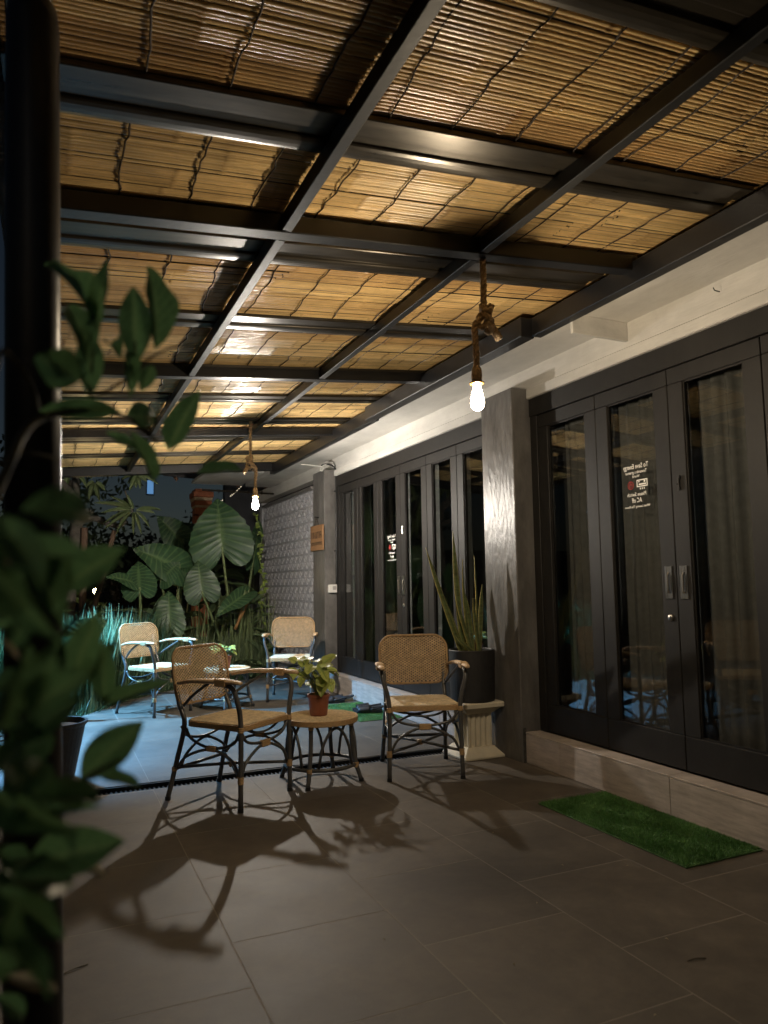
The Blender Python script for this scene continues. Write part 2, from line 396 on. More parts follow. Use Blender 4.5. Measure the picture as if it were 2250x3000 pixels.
# doors
def door(y0, y1, handle=None, lock=False, bolt=False):
    """one folding leaf between y0 and y1; its parts are sub-parts of the leaf"""
    d = MB(); gap = .0022; y0 += gap; y1 -= gap; st = .105
    d.bbox((3.110, y0, .212), (3.150, y1, .392), .003)
    d.bbox((3.110, y0, 2.308), (3.150, y1, 2.398), .003)
    d.bbox((3.1105, y0, .3935), (3.1495, y0+st, 2.3065), .003); d.bbox((3.1105, y1-st, .3935), (3.1495, y1, 2.3065), .003)
    leaf = d.build('door_leaf', door_m, bl)
    p = MB(); p.box((3.128, y0+st-.004, .388), (3.133, y1-st+.004, 2.312)); p.build('pane', GLASS, leaf)
    # glazing bead
    q = MB(); a, c = y0+st, y1-st
    q.box((3.119, a, .393), (3.1275, c, .402)); q.box((3.119, a, 2.298), (3.1275, c, 2.307))
    q.box((3.119, a, .4025), (3.1275, a+.008, 2.2975)); q.box((3.119, c-.008, .4025), (3.1275, c, 2.2975)); q.build('glazing_bead', door_m, leaf)
    if handle is not None:
        h = MB(); yc = handle; hw = .026
        # flush pull: plate frame round a sunk slot with a grip bar
        h.bbox((3.105, yc-hw, 1.12), (3.1095, yc-.011, 1.30), .001); h.bbox((3.105, yc+.011, 1.12), (3.1095, yc+hw, 1.30), .001)
        h.bbox((3.1052, yc-.0105, 1.265), (3.1095, yc+.0105, 1.299), .001); h.bbox((3.1052, yc-.0105, 1.121), (3.1095, yc+.0105, 1.15), .001)
        h.tube([(3.106, yc, 1.152), (3.098, yc, 1.165), (3.098, yc, 1.25), (3.106, yc, 1.264)], .0045, 8)
        h.build('flush_handle', chrome_m, leaf)
        s_ = MB(); s_.box((3.1085, yc-.0104, 1.1505), (3.1095, yc+.0104, 1.2645)); s_.build('handle_slot', plastic_m, leaf)
    if lock:
        h = MB(); seg = 16
        h.lathe([(.019, 0), (.019, .005), (.015, .008), (.0, .008)], (0, 0, 0), seg, cap=False)
        h.v = [(3.1095-z, y+yl, x+1.017) for (x, y, z) in h.v for yl in (handle,)]
        h.build('lock_cylinder', chrome_m, leaf, smooth=True)
        k = MB(); k.bbox((3.0995, handle-.002, 1.005), (3.1015, handle+.002, 1.024), .0005); k.build('keyhole', plastic_m, leaf)
    if bolt:
        h = MB(); h.tube([(3.104, bolt, 1.71), (3.104, bolt, 1.785)], .006, 8); h.bbox((3.1, bolt-.011, 1.772), (3.1094, bolt+.011, 1.79), .001)
        h.bbox((3.101, bolt-.010, 1.712), (3.1094, bolt+.010, 1.728), .001); h.tube([(3.104, bolt, 1.745), (3.092, bolt+.008, 1.742)], .004, 6)
        h.build('slide_bolt', door_m if bolt < 4 else chrome_m, leaf)
    return leaf
S0 = [4.222-.602*k for k in range(7)]
for k in range(6):
    hd = {1: 3.072, 2: 2.965}.get(k)
    door(S0[k+1], S0[k], hd, lock=(k == 1), bolt=2.962 if k == 2 else False)
S1 = [8.17-.5583*k for k in range(7)]
for k in range(6):
    hd = {2: 6.545, 3: 6.447}.get(k)
    door(S1[k+1], S1[k], hd, lock=(k == 3), bolt=6.447 if k == 3 else False)
for y0, y1 in ((4.224, 4.303), (4.724, 4.818), (8.172, 8.276), (.2, .608)):
    b = MB(); b.bbox((3.104, y0, .205), (3.16, y1, 2.401), .003); b.build('door_jamb', door_m, bl)
# dark room behind and curtains
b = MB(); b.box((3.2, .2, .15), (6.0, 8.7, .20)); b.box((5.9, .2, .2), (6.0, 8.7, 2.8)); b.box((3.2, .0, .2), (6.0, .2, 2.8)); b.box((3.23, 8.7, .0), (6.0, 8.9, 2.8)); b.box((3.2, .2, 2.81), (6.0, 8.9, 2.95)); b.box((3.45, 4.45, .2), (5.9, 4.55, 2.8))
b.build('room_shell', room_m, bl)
def curtain(y0, y1, x, amp, pitch, m, seed):
    rnd = random.Random(seed); c = MB(); N = int((y1-y0)/.012); ph = 0
    pts = []
    for i in range(N+1):
        ph += .012/pitch*2*math.pi*(1+.35*math.sin(i*.11+seed)); pts.append((x+amp*math.sin(ph)+amp*.3*math.sin(ph*2.3+seed), y0+(y1-y0)*i/N))
    rows = [.21, .9, 1.6, 2.36]
    vs = [(px+(0 if r else .004*math.sin(i)), py, z) for r, z in enumerate(rows) for i, (px, py) in enumerate(pts)]
    M_ = N+1; c.add(vs, [(r*M_+i, r*M_+i+1, (r+1)*M_+i+1, (r+1)*M_+i) for r in range(3) for i in range(N)])
    o = c.build('curtain', m, bl, smooth=True); return o
curtain(3.12, 4.12, 3.27, .022, .085, curtain_m, 1)
curtain(2.3, 3.02, 3.27, .026, .105, curtain_m, 2)
curtain(.7, 2.28, 3.28, .026, .1, curtain_m, 5)
curtain(7.55, 8.1, 3.24, .016, .07, curtain2_m, 3)
for a, c_, sd in ((6.98, 7.3, 4), (6.58, 6.72, 5), (5.98, 6.22, 6), (5.40, 5.60, 8)):
    curtain(a, c_, 3.25, .02, .09, curtain2_m, sd)
# glass stickers, printed on the inside so that they read mirrored from the patio
def text_mesh(txt, size, bold=.012, al='CENTER'):
    cu = bpy.data.curves.new('t', 'FONT'); cu.body = txt; cu.size = size; cu.align_x = al; cu.offset = bold*size; cu.resolution_u = 2
    ob = bpy.data.objects.new('t', cu); COL.objects.link(ob); dg = bpy.context.evaluated_depsgraph_get()
    me = bpy.data.meshes.new_from_object(ob.evaluated_get(dg)); bpy.data.objects.remove(ob)
    return me
def sticker(yc, z0, z1, wy, far):
    st = thing('window_sticker', 'mirrored white energy saving notice on the %s' % ('far glass door behind the chairs' if far else 'near glass door above the flush handles'), 'sticker', (3.1275, yc, z0), group='energy notices on the doors')
    H = z1-z0
    rows = [('To Save Energy', .89, .150, wy), ('Towards a greener', .775, .10, wy*.86), ('World', .685, .085, wy*.28), ('Please Switch', .27, .115, wy*.74), ('AC off', .125, .15, wy*.40), ('When Leaving The Room', .01, .075, wy)]
    for t, v, hgt, wid in rows:
        me = text_mesh(t, H*hgt); me.materials.append(sticker_m)
        xs_ = [q.co.x for q in me.vertices]; ww = max(xs_)-min(xs_); f = wid/ww
        o = bpy.data.objects.new('lettering', me); COL.objects.link(o); o.parent = st
        # local x -> +Y, local y -> +Z
        o.matrix_basis = Matrix(((0, 0, 1, 0), (f, 0, 0, 0), (0, 1, 0, v*H), (0, 0, 0, 1)))
    def ring(pts, m, nm):
        q = MB()
        for a, b_, c_, d_ in pts: q.box((3.1268, yc+a*wy, z0+b_*H), (3.1276, yc+c_*wy, z0+d_*H))
        q.build(nm, m, st)
    ring([(-.44, .60, -.02, .625), (-.44, .46, -.02, .485), (-.44, .485, -.41, .60), (-.05, .485, -.02, .60), (-.38, .50, -.10, .535), (-.36, .555, -.30, .595), (-.14, .565, -.08, .59)], sticker_m, 'air_conditioner_icon')
    ring([(-.32, .40, -.29, .445), (-.245, .40, -.215, .445), (-.17, .40, -.14, .445)], sticker_m, 'airflow_icon')
    q = MB(); pts = [(3.1272, yc+.22*wy+.11*wy*math.cos(k*math.pi/10), z0+.52*H+.11*wy*math.sin(k*math.pi/10)) for k in range(20)]
    q.tube(pts, .0022, 4, closed=True); q.tube([(3.1272, yc+.22*wy+.055*wy*math.cos(k*math.pi/10+2.1), z0+.515*H+.055*wy*math.sin(k*math.pi/10+2.1)) for k in range(17)], .002, 4)
    q.tube([(3.1272, yc+.22*wy, z0+.515*H), (3.1272, yc+.22*wy, z0+.58*H)], .002, 4); q.build('power_icon', red_m, st)
sticker(3.305, 1.648, 1.912, .205, False)
sticker(6.745, 1.455, 1.722, .205, True)

# ------------------------------------------------------------------ pergola
SL = .082
pg = thing('bamboo_pergola', 'black steel pergola carrying a bamboo slat ceiling over the patio', 'pergola', (1.3, 5, 2.5))
XL, XR = -.16, 2.88
def bar_x(name, y0, y1, z0, z1, x0, x1, m):
    b = MB(); e = .004
    prof = [(y0+e, z0), (y1-e, z0), (y1, z0+e), (y1, z1-e), (y1-e, z1), (y0+e, z1), (y0, z1-e), (y0, z0+e)]
    b.prismX(prof, x0, x1, SL*x0, SL*x1); return b.build(name, m, pg)
for y0, y1 in ((.55, .63), (2.735, 2.812), (4.945, 5.025), (7.10, 7.185), (9.43, 9.54)):
    bar_x('main_beam', y0, y1, 2.569 if y0 < 9 else 2.54, 2.645, XL, 2.668, black_m)
RY = [.2, .547, .633, 2.732, 2.815, 4.942, 5.028, 7.097, 7.188, 9.427]
for xc in (-.115, .822, 1.752):
    for a, c_ in ((.633, 2.732), (2.815, 4.942), (5.028, 7.097), (7.188, 9.427)):
        zb = 2.571+SL*xc; b = MB(); b.bbox((xc-.021, a, zb), (xc+.021, c_, zb+.066), .003); b.build('rafter', rafter_m, pg)
# edge beam beside the soffit, in three lengths
for (x0, x1, y0, y1, z0, z1) in ((2.632, 2.70, .2, 3.60, 2.714, 2.83), (2.556, 2.655, 3.602, 6.05, 2.708, 2.83), (2.632, 2.70, 6.052, 9.54, 2.716, 2.84)):
    b = MB(); b.bbox((x0, y0, z0), (x1, y1, z1), .004); b.build('edge_beam', black_m, pg)
# steel purlins
for yc in (.42, 1.340, 2.167, 3.097, 4.04, 4.96+.105, 5.876, 6.784, 7.687, 8.625):
    b = MB()
    lip = [(yc+.028+.043*(1-math.cos(k*math.pi/6)), 2.644-.008*math.sin(k*math.pi/6)) for k in range(7)]
    prof = [(yc-.124, 2.656), (yc-.122, 2.641), (yc-.118, 2.638), (yc-.032, 2.638), (yc-.028, 2.641), (yc-.026, 2.650), (yc+.026, 2.650)]+lip+[(yc+.115, 2.656)]
    b.prismX(prof, XL, 2.66, SL*XL, SL*2.66); b.build('purlin', steel_m, pg)
b = MB(); b.prismX([(.2, 2.675), (9.62, 2.675), (9.62, 2.69), (.2, 2.69)], XL-.06, 2.90, SL*(XL-.06), SL*2.90); b.build('sky_block_sheet', roof_m, pg)  # unseen sheet added over the slats to block the sky
b = MB(); b.box((2.885, .2, 2.852), (2.915, 9.6, 2.925)); b.build('flashing', black_m, pg)
# bamboo slats: split culms laid side by side, joints aligned inside each culm
ba = bpy.data.objects.new('bamboo_blind', None); COL.objects.link(ba); ba.parent = pg
rows = []; y = .66; rb = random.Random(3)
while y < 9.42:
    cnt = rb.randint(4, 10); zoff = rb.uniform(-.005, .003); base = rb.uniform(0, .5); tint = rb.random(); nodemark = rb.choice((.15, .3, .5, .9))
    step = rb.uniform(.36, .52); nodes = []
    xx = XL+base*step
    while xx < XR: nodes.append(xx); xx += step*rb.uniform(.92, 1.08)
    cut = rb.choice([None, None, rb.uniform(.2, 2.4)])
    for k in range(cnt):
        wd = rb.uniform(.0155, .0205); rows.append((y, wd, zoff+rb.uniform(-.0012, .0012), [q+rb.uniform(-.004, .004) for q in nodes], cut+rb.uniform(-.03, .03) if cut else None, tint, nodemark)); y += wd+rb.uniform(.0004, .0022)
def slat(mb, row):
    y, wd, zo, nodes, cut, tint, nmk = row
    pieces = [(XL, XR)] if cut is None else [(XL, cut), (cut+.006, XR)]
    for pi, (a, c_) in enumerate(pieces):
        xs_ = {round(a, 4): 0, round(c_, 4): 0}
        q = a+.3
        while q < c_-.1: xs_[round(q, 4)] = 0; q += .34
        for nd in nodes:
            if a+.03 < nd < c_-.03:
                xs_[round(nd-.013, 4)] = .0; xs_[round(nd-.004, 4)] = 1.; xs_[round(nd+.005, 4)] = .8; xs_[round(nd+.016, 4)] = 0.
        ks = sorted(xs_); ph = random.uniform(0, 6.28); sag = .0022 if pi else -.0012
        o = len(mb.v)
        for xv in ks:
            mk = xs_[xv]; dy = .0016*math.sin(xv*2.1+ph); dz = zo+sag+.0022*math.sin(xv*1.7+ph*1.3)
            th = .0046+(.0022 if mk else 0); hw = wd/2*(1.03 if mk else 1)
            zb = 2.6645+SL*xv+dz
            for t in (-1, -.55, 0, .55, 1):
                mb.mk[len(mb.v)] = (mk*nmk*random.uniform(.5, 1.), tint*.7*tint)
                mb.v.append((xv, y+dy+t*hw, zb-th*(1-t*t)))
        for i in range(len(ks)-1):
            for t in range(4):
                mb.f.append((o+i*5+t, o+i*5+t+1, o+(i+1)*5+t+1, o+(i+1)*5+t)); mb.mi.append(0)
vis = [r for r in rows if r[0] > 1.15]
hid = [r for r in rows if r[0] <= 1.15]
for r in vis[:300]:
    m = MB(); slat(m, r); m.build('bamboo_slat', bamboo_m, ba, smooth=True)
m = MB()
for r in hid+vis[300:]: slat(m, r)
m.build('far_bamboo_slats', bamboo_m, ba, smooth=True, kind='stuff')
xs_s = [-.065+.252*k for k in range(12)]
for xv in xs_s:
    pts = []; yy = .7; rr = random.Random(int(xv*1000)); off = 0
    while yy < 9.4:
        off = off*.8+rr.uniform(-.009, .009); pts.append((xv+off, yy, 2.655+SL*xv-.0005)); yy += rr.uniform(.03, .07)
    m = MB(); m.tube(pts, .0034, 4); m.build('binding_string', string_m, ba)
# near post with its collar
pc = Vector((-.034, 1.55, 0)); lean = -.030
m = MB(); prof = [(.050, -.02), (.050, 2.36), (.046, 2.395), (.036, 2.415), (.033, 2.42)]
m.lathe(prof, (0, 0, 0), 28); m.v = [(x+pc.x+lean*(z-1.3), y+pc.y, z) for x, y, z in m.v]; post = m.build('post', black_m, pg, smooth=True)
m = MB(); m.lathe([(.031, 2.41), (.031, 2.60)], (pc.x+lean*1.0, pc.y, 0), 20); m.build('post_top', black_m, post, smooth=True)

# ------------------------------------------------------------------ pendant lamps on hemp rope
def emis(name, col, st):
    m = bpy.data.materials.new(name); m.use_nodes = True; n = m.node_tree; n.nodes.clear()
    e = n.nodes.new('ShaderNodeEmission'); e.inputs[0].default_value = (*col, 1); e.inputs[1].default_value = st
    o = n.nodes.new('ShaderNodeOutputMaterial'); n.links.new(e.outputs[0], o.inputs[0]); return m
def envelope(name, col):
    m = bpy.data.materials.new(name); m.use_nodes = True; n = m.node_tree; n.nodes.clear()
    e = n.nodes.new('ShaderNodeEmission'); e.inputs[0].default_value = (*col, 1); e.inputs[1].default_value = 30.
    tr = n.nodes.new('ShaderNodeBsdfTransparent'); ad = n.nodes.new('ShaderNodeAddShader'); o = n.nodes.new('ShaderNodeOutputMaterial')
    n.links.new(e.outputs[0], ad.inputs[0]); n.links.new(tr.outputs[0], ad.inputs[1]); n.links.new(ad.outputs[0], o.inputs[0]); return m
def twist_rope(mb, pts, r):
    P = curve_pts(pts, 8); L = 0
    for st in range(3):
        path = []; L = 0
        for i, p in enumerate(P):
            if i: L += (p-P[i-1]).length
            t = (P[min(i+1, len(P)-1)]-P[max(i-1, 0)]).normalized(); u = t.orthogonal().normalized(); v = t.cross(u)
            a = L/.012+st*2*math.pi/3; path.append(p+(u*math.cos(a)+v*math.sin(a))*r*.48)
        mb.tube(path, r*.56, 6)
def pendant(x, y, ztop, zb, label, col, strength, kx):
    t = thing('rope_pendant_lamp', label, 'lamp', (x, y, zb), group='rope pendants under the pergola')
    m = MB()
    twist_rope(m, [(x+.048*kx, y, ztop), (x+.05*kx, y, ztop-.10), (x+.048*kx, y, zb+.42), (x+.05*kx, y, zb+.36)], .017)
    twist_rope(m, [(x+.01*kx, y, zb+.335), (x-.004*kx, y, zb+.30), (x, y, zb+.2), (x, y, zb+.10)], .016)
    m.build('rope', rope_m, t, smooth=True)
    m = MB(); c = Vector((x+.062*kx, y, zb+.365)); pts = []
    for i in range(40):
        a = i*.5; rr = .027+.010*math.sin(i*.9)
        pts.append(c+Vector((rr*math.cos(a)*1.1-.02*kx*(i/40), rr*math.sin(a), .055-.0031*i+.014*math.sin(i*1.3))))
    m.tube(pts, .0135, 7); m.build('knot', rope_m, t, smooth=True)
    m = MB(); twist_rope(m, [(x+.075*kx, y-.01, zb+.325), (x+.098*kx, y-.018, zb+.285), (x+.115*kx, y-.02, zb+.262)], .019); m.build('rope_tail', rope_m, t, smooth=True)
    m = MB(); m.lathe([(.014, .125), (.021, .115), (.024, .095), (.024, .065), (.023, .058)], (x, y, zb), 20)
    so = m.build('socket', rope_m, t, smooth=True)
    m = MB(); m.lathe([(.024, .052), (.034, .050), (.034, .044), (.024, .042)], (x, y, zb), 24); m.build('socket_ring', mat('brass', (.55, .36, .12), .35, metal=1.), so, smooth=True)
    m = MB(); m.lathe([(.014, .043), (.0165, .030), (.023, .005), (.030, -.025), (.0315, -.045), (.028, -.062), (.018, -.074), (.006, -.080)], (x, y, zb), 18)
    bu = m.build('bulb', envelope('bulb_glass', col), t, smooth=True)
    m = MB(); m.lathe([(.0095, -.058), (.0105, -.05), (.0105, .012), (.0095, .02)], (x, y, zb), 12, cap=False); m.build('filament', emis('filament_glow', col, strength), bu, smooth=True)
    return t
pendant(1.731, 2.79, 2.715, 2.075, 'knotted rope pendant with a warm yellow filament bulb, nearest the camera', (1., .81, .56), BULB1, 1)
pendant(1.722, 6.74, 2.775, 2.012, 'rope pendant with a glaring white bulb above the far chairs', (1., .91, .79), BULB2, -1)

# ------------------------------------------------------------------ rattan chairs
def rrect(w, h, r):
    """half-plane test for a rounded rectangle"""
    def inside(x, z):
        ax, az = abs(x), abs(z)
        if ax > w/2 or az > h/2: return False
        dx, dz = ax-(w/2-r), az-(h/2-r)
        return not (dx > 0 and dz > 0 and dx*dx+dz*dz > r*r)
    return inside
def weave(inside, w, h, pitch, place, wid=.0034, families=((1, 1), (1, -1)), seg=6):
    """strands clipped to a shape; place(x, z, layer) -> 3-D point"""
    m = MB(); D = (w+h)
    for li, (ux, uz) in enumerate(families):
        ln = math.hypot(ux, uz); dx, dz = ux/ln, uz/ln; nx, nz = -dz, dx
        k = -int(D/pitch)
        while k*pitch < D:
            o = k*pitch; k += 1; run = []
            t = -D/1.4
            while t < D/1.4:
                x, z = nx*o+dx*t, nz*o+dz*t
                if inside(x, z): run.append(t)
                t += .004
            if len(run) < 3: continue
            a, b_ = run[0], run[-1]; N = max(1, int((b_-a)/.06))
            pts = [place(nx*o+dx*(a+(b_-a)*i/N), nz*o+dz*(a+(b_-a)*i/N), li) for i in range(N+1)]
            m.tube(pts, wid, 4)
    return m
def make_chair():
    t = thing('rattan_armchair', 'x', 'chair')
    SH = .452
    # curved backrest: leans back, bowed
    BW, BH, zc = .475, .325, .698
    def bp(x, z, li=0):
        zz = zc+z; lean = .435+.16*(zz-.46); return Vector((x, lean+.045-.30*x*x*2+(.0025 if li else -.0025), zz))
    ins = rrect(BW-.012, BH-.012, .085)
    bk = weave(ins, BW, BH, .0150, bp, .0044, ((1, .62), (1, -.62))).build('woven_back', rattan_m, t, local=True, kind='stuff')
    def rim_pts(w_, h_, r_, place, n=7):
        P = []
        for cx, cz, a0 in ((1, 1, 0), (-1, 1, 90), (-1, -1, 180), (1, -1, 270)):
            for i in range(n):
                a = R_(a0+90*i/(n-1)); P.append(place(cx*(w_/2-r_)+r_*math.cos(a), cz*(h_/2-r_)+r_*math.sin(a)))
            # straight run is joined by the next corner
        return P
    m = MB(); m.tube(rim_pts(BW, BH, .09, bp), .0085, 8, closed=True); m.build('back_rim', rattan2_m, t, smooth=True, local=True)
    # seat
    SW, SD, yc = .455, .43, .205
    sp = lambda x, z, li=0: Vector((x*(1-.10*(z+SD/2)/SD), yc+z, SH+.004+(.0015 if li else 0)-.10*(max(0, .12-abs(x))*0)))
    ins = rrect(SW-.01, SD-.01, .05)
    weave(ins, SW, SD, .0135, sp, .0050, ((1, 1), (1, -1))).build('woven_seat', rattan3_m, t, local=True, kind='stuff')
    m = MB(); ring = rim_pts(SW-.006, SD-.006, .05, sp)
    N = len(ring); m.add([(p.x, p.y, SH-.002) for p in ring]+[(p.x, p.y, SH-.020) for p in ring], [tuple(range(N)), tuple(range(N, 2*N))[::-1]]+[(i, N+i, N+(i+1) % N, (i+1) % N) for i in range(N)])
    m.build('seat_board', rattan2_m, t, local=True)
    m = MB()
    for zz in (-.002, -.0095, -.017, -.0245): m.tube([Vector((p.x*1.012, yc+(p.y-yc)*1.012, SH+zz)) for p in ring], .0052, 6, closed=True)
    m.build('seat_rim', wrap_m, t, smooth=True, local=True)
    LR = .0145
    for s in (-1, 1):
        # front leg: floor, seat corner, outward bow, over into the armrest
        pts = curve_pts([(s*.232, -.005, 0.012), (s*.229, -.003, .22), (s*.226, .0, SH-.02), (s*.238, .0, .53), (s*.262, .004, .61), (s*.268, .03, .665), (s*.268, .10, .682)], 5)
        m = MB(); m.tube(pts, LR, 10); lg = m.build('leg', frame_m, t, smooth=True, local=True)
        m = MB(); m.lathe([(.0165, 0), (.0165, .022)], (s*.232, -.005, 0), 12); m.build('rubber_foot', plastic_m, lg, local=True)
        m = MB()
        for zz in (.150, .158, .166, .174, .182): m.lathe([(.0155, zz-.004), (.0185, zz), (.0155, zz+.004)], (s*.230, -.003, 0), 10, cap=False)
        m.build('leg_wrap', wrap_m, lg, smooth=True, local=True); m = MB()
        for zz in (SH-.028, SH-.018, SH-.008): m.lathe([(.0155, zz-.005), (.0195, zz), (.0155, zz+.005)], (s*.226, 0, 0), 10, cap=False)
        m.build('leg_wrap', wrap_m, lg, smooth=True, local=True)
        # rear leg, splayed, rising to the back panel
        pts = curve_pts([(s*.224, .53, .012), (s*.212, .478, .22), (s*.205, .428, SH-.02), (s*.207, .470, .55), (s*.208, .520, .74)], 5)
        m = MB(); m.tube(pts, LR, 10); lg = m.build('leg', frame_m, t, smooth=True, local=True)
        m = MB(); m.lathe([(.0165, 0), (.0165, .022)], (s*.224, .53, 0), 12); m.build('rubber_foot', plastic_m, lg, local=True)
        m = MB()
        for zz in (.170, .178, .186): m.lathe([(.0155, zz-.004), (.0185, zz), (.0155, zz+.004)], (s*.214, .490, 0), 10, cap=False)
        m.build('leg_wrap', wrap_m, lg, smooth=True, local=True)
        # armrest: flat wrapped bar
        m = MB(); ap = curve_pts([(s*.238, .445, .668), (s*.262, .32, .690), (s*.272, .15, .697), (s*.272, .0, .697), (s*.270, -.035, .692)], 5)
        m.tube(ap, [.017+.009*math.sin(math.pi*min(1, i/len(ap)*1.15)) for i in range(len(ap))], 10, flat=.55); ar = m.build('armrest', mat('arm_rattan', (.62, .43, .25), .5, var=.25, scale=50, bump=.2, bscale=140), t, smooth=True, local=True)
        m = MB(); m.bbox((s*.272-.026, .055, .672), (s*.272+.026, .135, .7135), .006); m.build('arm_wrap', wrap_m, ar, local=True)
        m = MB(); m.tube(curve_pts([(s*.209, .43, .54), (s*.24, .33, .61), (s*.266, .20, .683)], 5), .009, 8); m.build('arm_brace', frame_m, t, smooth=True, local=True)
        # side arcs
        m = MB(); m.tube(curve_pts([(s*.226, .012, .415), (s*.224, .06, .352), (s*.220, .21, .318), (s*.212, .36, .352), (s*.208, .415, .415)], 6), .0085, 8)
        m.tube(curve_pts([(s*.229, .012, .185), (s*.226, .06, .262), (s*.222, .21, .312), (s*.216, .39, .262), (s*.214, .465, .195)], 6), .0085, 8); m.build('side_arch', frame_m, t, smooth=True, local=True)
        m = MB(); m.bbox((s*.221-.011, .175, .300), (s*.221+.011, .245, .331), .004); m.build('arch_wrap', wrap_m, t, local=True)
    # front and back arcs
    for yy, hw, zlow in ((.004, .215, .182), (.452, .203, .195)):
        m = MB(); m.tube(curve_pts([(-hw, yy, .418), (-hw*.72, yy+.004, .355), (0, yy+.006, .330), (hw*.72, yy+.004, .355), (hw, yy, .418)], 6), .0085, 8)
        m.tube(curve_pts([(-hw, yy, zlow), (-hw*.74, yy, .262), (0, yy+.004, .322), (hw*.74, yy, .262), (hw, yy, zlow)], 6), .0085, 8)
        if yy < .1: m.tube(curve_pts([(-hw*.72, yy+.01, .43), (-hw*.35, yy+.014, .396), (0, yy+.014, .388), (hw*.35, yy+.014, .396), (hw*.72, yy+.01, .43)], 5), .007, 8)
        m.build('cross_arch', frame_m, t, smooth=True, local=True)
    m = MB(); m.bbox((-.038, -.008, .306), (.038, .022, .342), .004); m.build('arch_wrap', wrap_m, t, local=True)
    # diagonal stretchers
    for s in (-1, 1):
        m = MB(); m.tube([(s*.224, .005, .172), (0, .243, .182+.007*s), (-s*.210, .482, .186)], .0095, 8); m.build('stretcher', frame_m, t, smooth=True, local=True)
    m = MB(); m.lathe([(.018, .168), (.022, .176), (.022, .19), (.018, .198)], (0, .243, 0), 10); m.build('stretcher_wrap', wrap_m, t, smooth=True, local=True)
    m = MB(); m.tube([(-.212, .487, .178), (.212, .487, .178)], .0105, 8); m.build('stretcher', frame_m, t, smooth=True, local=True)
    return t
chair = make_chair()
def put(o, x, y, rz, label, group):
    o.matrix_basis = Matrix.Translation((x, y, 0)) @ Matrix.Rotation(R_(rz), 4, 'Z'); o['label'] = label; o['group'] = group
GC = 'rattan armchairs on the patio'
chairs = [chair]+[copy_tree(chair) for _ in range(3)]
put(chairs[0], 2.172, 4.222, -18.4, 'rattan armchair facing the camera beside the black planter on its pedestal', GC)
put(chairs[1], 1.149, 4.240, 38.0, 'rattan armchair turned sideways in front, left of the near potted plant', GC)
put(chairs[2], 1.100, 7.470, 35.0, 'bluish lit rattan armchair by the tall grass at the far left', GC)
put(chairs[3], 2.325, 7.640, -22.0, 'rattan armchair at the back beside the far grey pillar', GC)

# ------------------------------------------------------------------ round rattan stools used as tables
def make_stool():
    t = thing('rattan_side_table', 'x', 'table'); H = .392; r = .232
    ins = lambda x, z: x*x+z*z < (r-.006)**2
    weave(ins, 2*r, 2*r, .0135, lambda x, z, li=0: Vector((x, z, H+(.001 if li else -.001))), .0050).build('woven_top', rattan3_m, t, local=True, kind='stuff')
    m = MB(); m.lathe([(r-.01, H-.024), (r-.004, H-.02), (r-.004, H-.004)], (0, 0, 0), 40); m.build('top_board', rattan2_m, t, local=True)
    m = MB()
    for k, zz in enumerate((-.002, -.010, -.018, -.026)):
        m.tube([(r*math.cos(a*math.pi/24), r*math.sin(a*math.pi/24), H+zz) for a in range(48)], .0056, 6, closed=True)
    m.build('top_rim', wrap_m, t, smooth=True, local=True)
    for k in range(4):
        a = R_(45+90*k+8); c, s = math.cos(a), math.sin(a)
        m = MB(); m.tube(curve_pts([(.262*c, .262*s, .012), (.232*c, .232*s, .10), (.205*c, .205*s, .22), (.198*c, .198*s, H-.02)], 5), .0140, 10); lg = m.build('leg', frame_m, t, smooth=True, local=True)
        m = MB(); m.lathe([(.016, 0), (.016, .02)], (.262*c, .262*s, 0), 12); m.build('rubber_foot', plastic_m, lg, local=True)
        m = MB()
        for zz in (.088, .096, .104, .112): m.lathe([(.015, zz-.004), (.0185, zz), (.015, zz+.004)], (.231*c, .231*s, 0), 10, cap=False)
        m.build('leg_wrap', wrap_m, lg, smooth=True, local=True); m = MB()
        for zz in (H-.05, H-.042, H-.034): m.lathe([(.015, zz-.004), (.0185, zz), (.015, zz+.004)], (.199*c, .199*s, 0), 10, cap=False)
        m.build('leg_wrap', wrap_m, lg, smooth=True, local=True)
        # arch between this leg and the next
        P = []
        for i in range(15):
            u = i/14; an = a+R_(14)+(R_(90-28))*u; hgt = .115+(.232)*math.sin(math.pi*u)**.55; rr = .222-.02*math.sin(math.pi*u)
            P.append((rr*math.cos(an), rr*math.sin(an), hgt))
        m = MB(); m.tube(P, .0095, 8); m.build('arch', frame_m, t, smooth=True, local=True)
    m = MB(); m.tube([(.222*math.cos(a*math.pi/18), .222*math.sin(a*math.pi/18), .104) for a in range(36)], .012, 8, closed=True); m.build('ring_stretcher', frame_m, t, smooth=True, local=True)
    return t
st0 = make_stool(); st1 = copy_tree(st0); GT = 'round rattan tables between the chairs'
put(st0, 1.590, 4.545, 0, 'round rattan table with dark arched legs between the two near chairs', GT)
put(st1, 1.665, 7.640, 20, 'round rattan table half hidden behind the sideways near chair', GT)

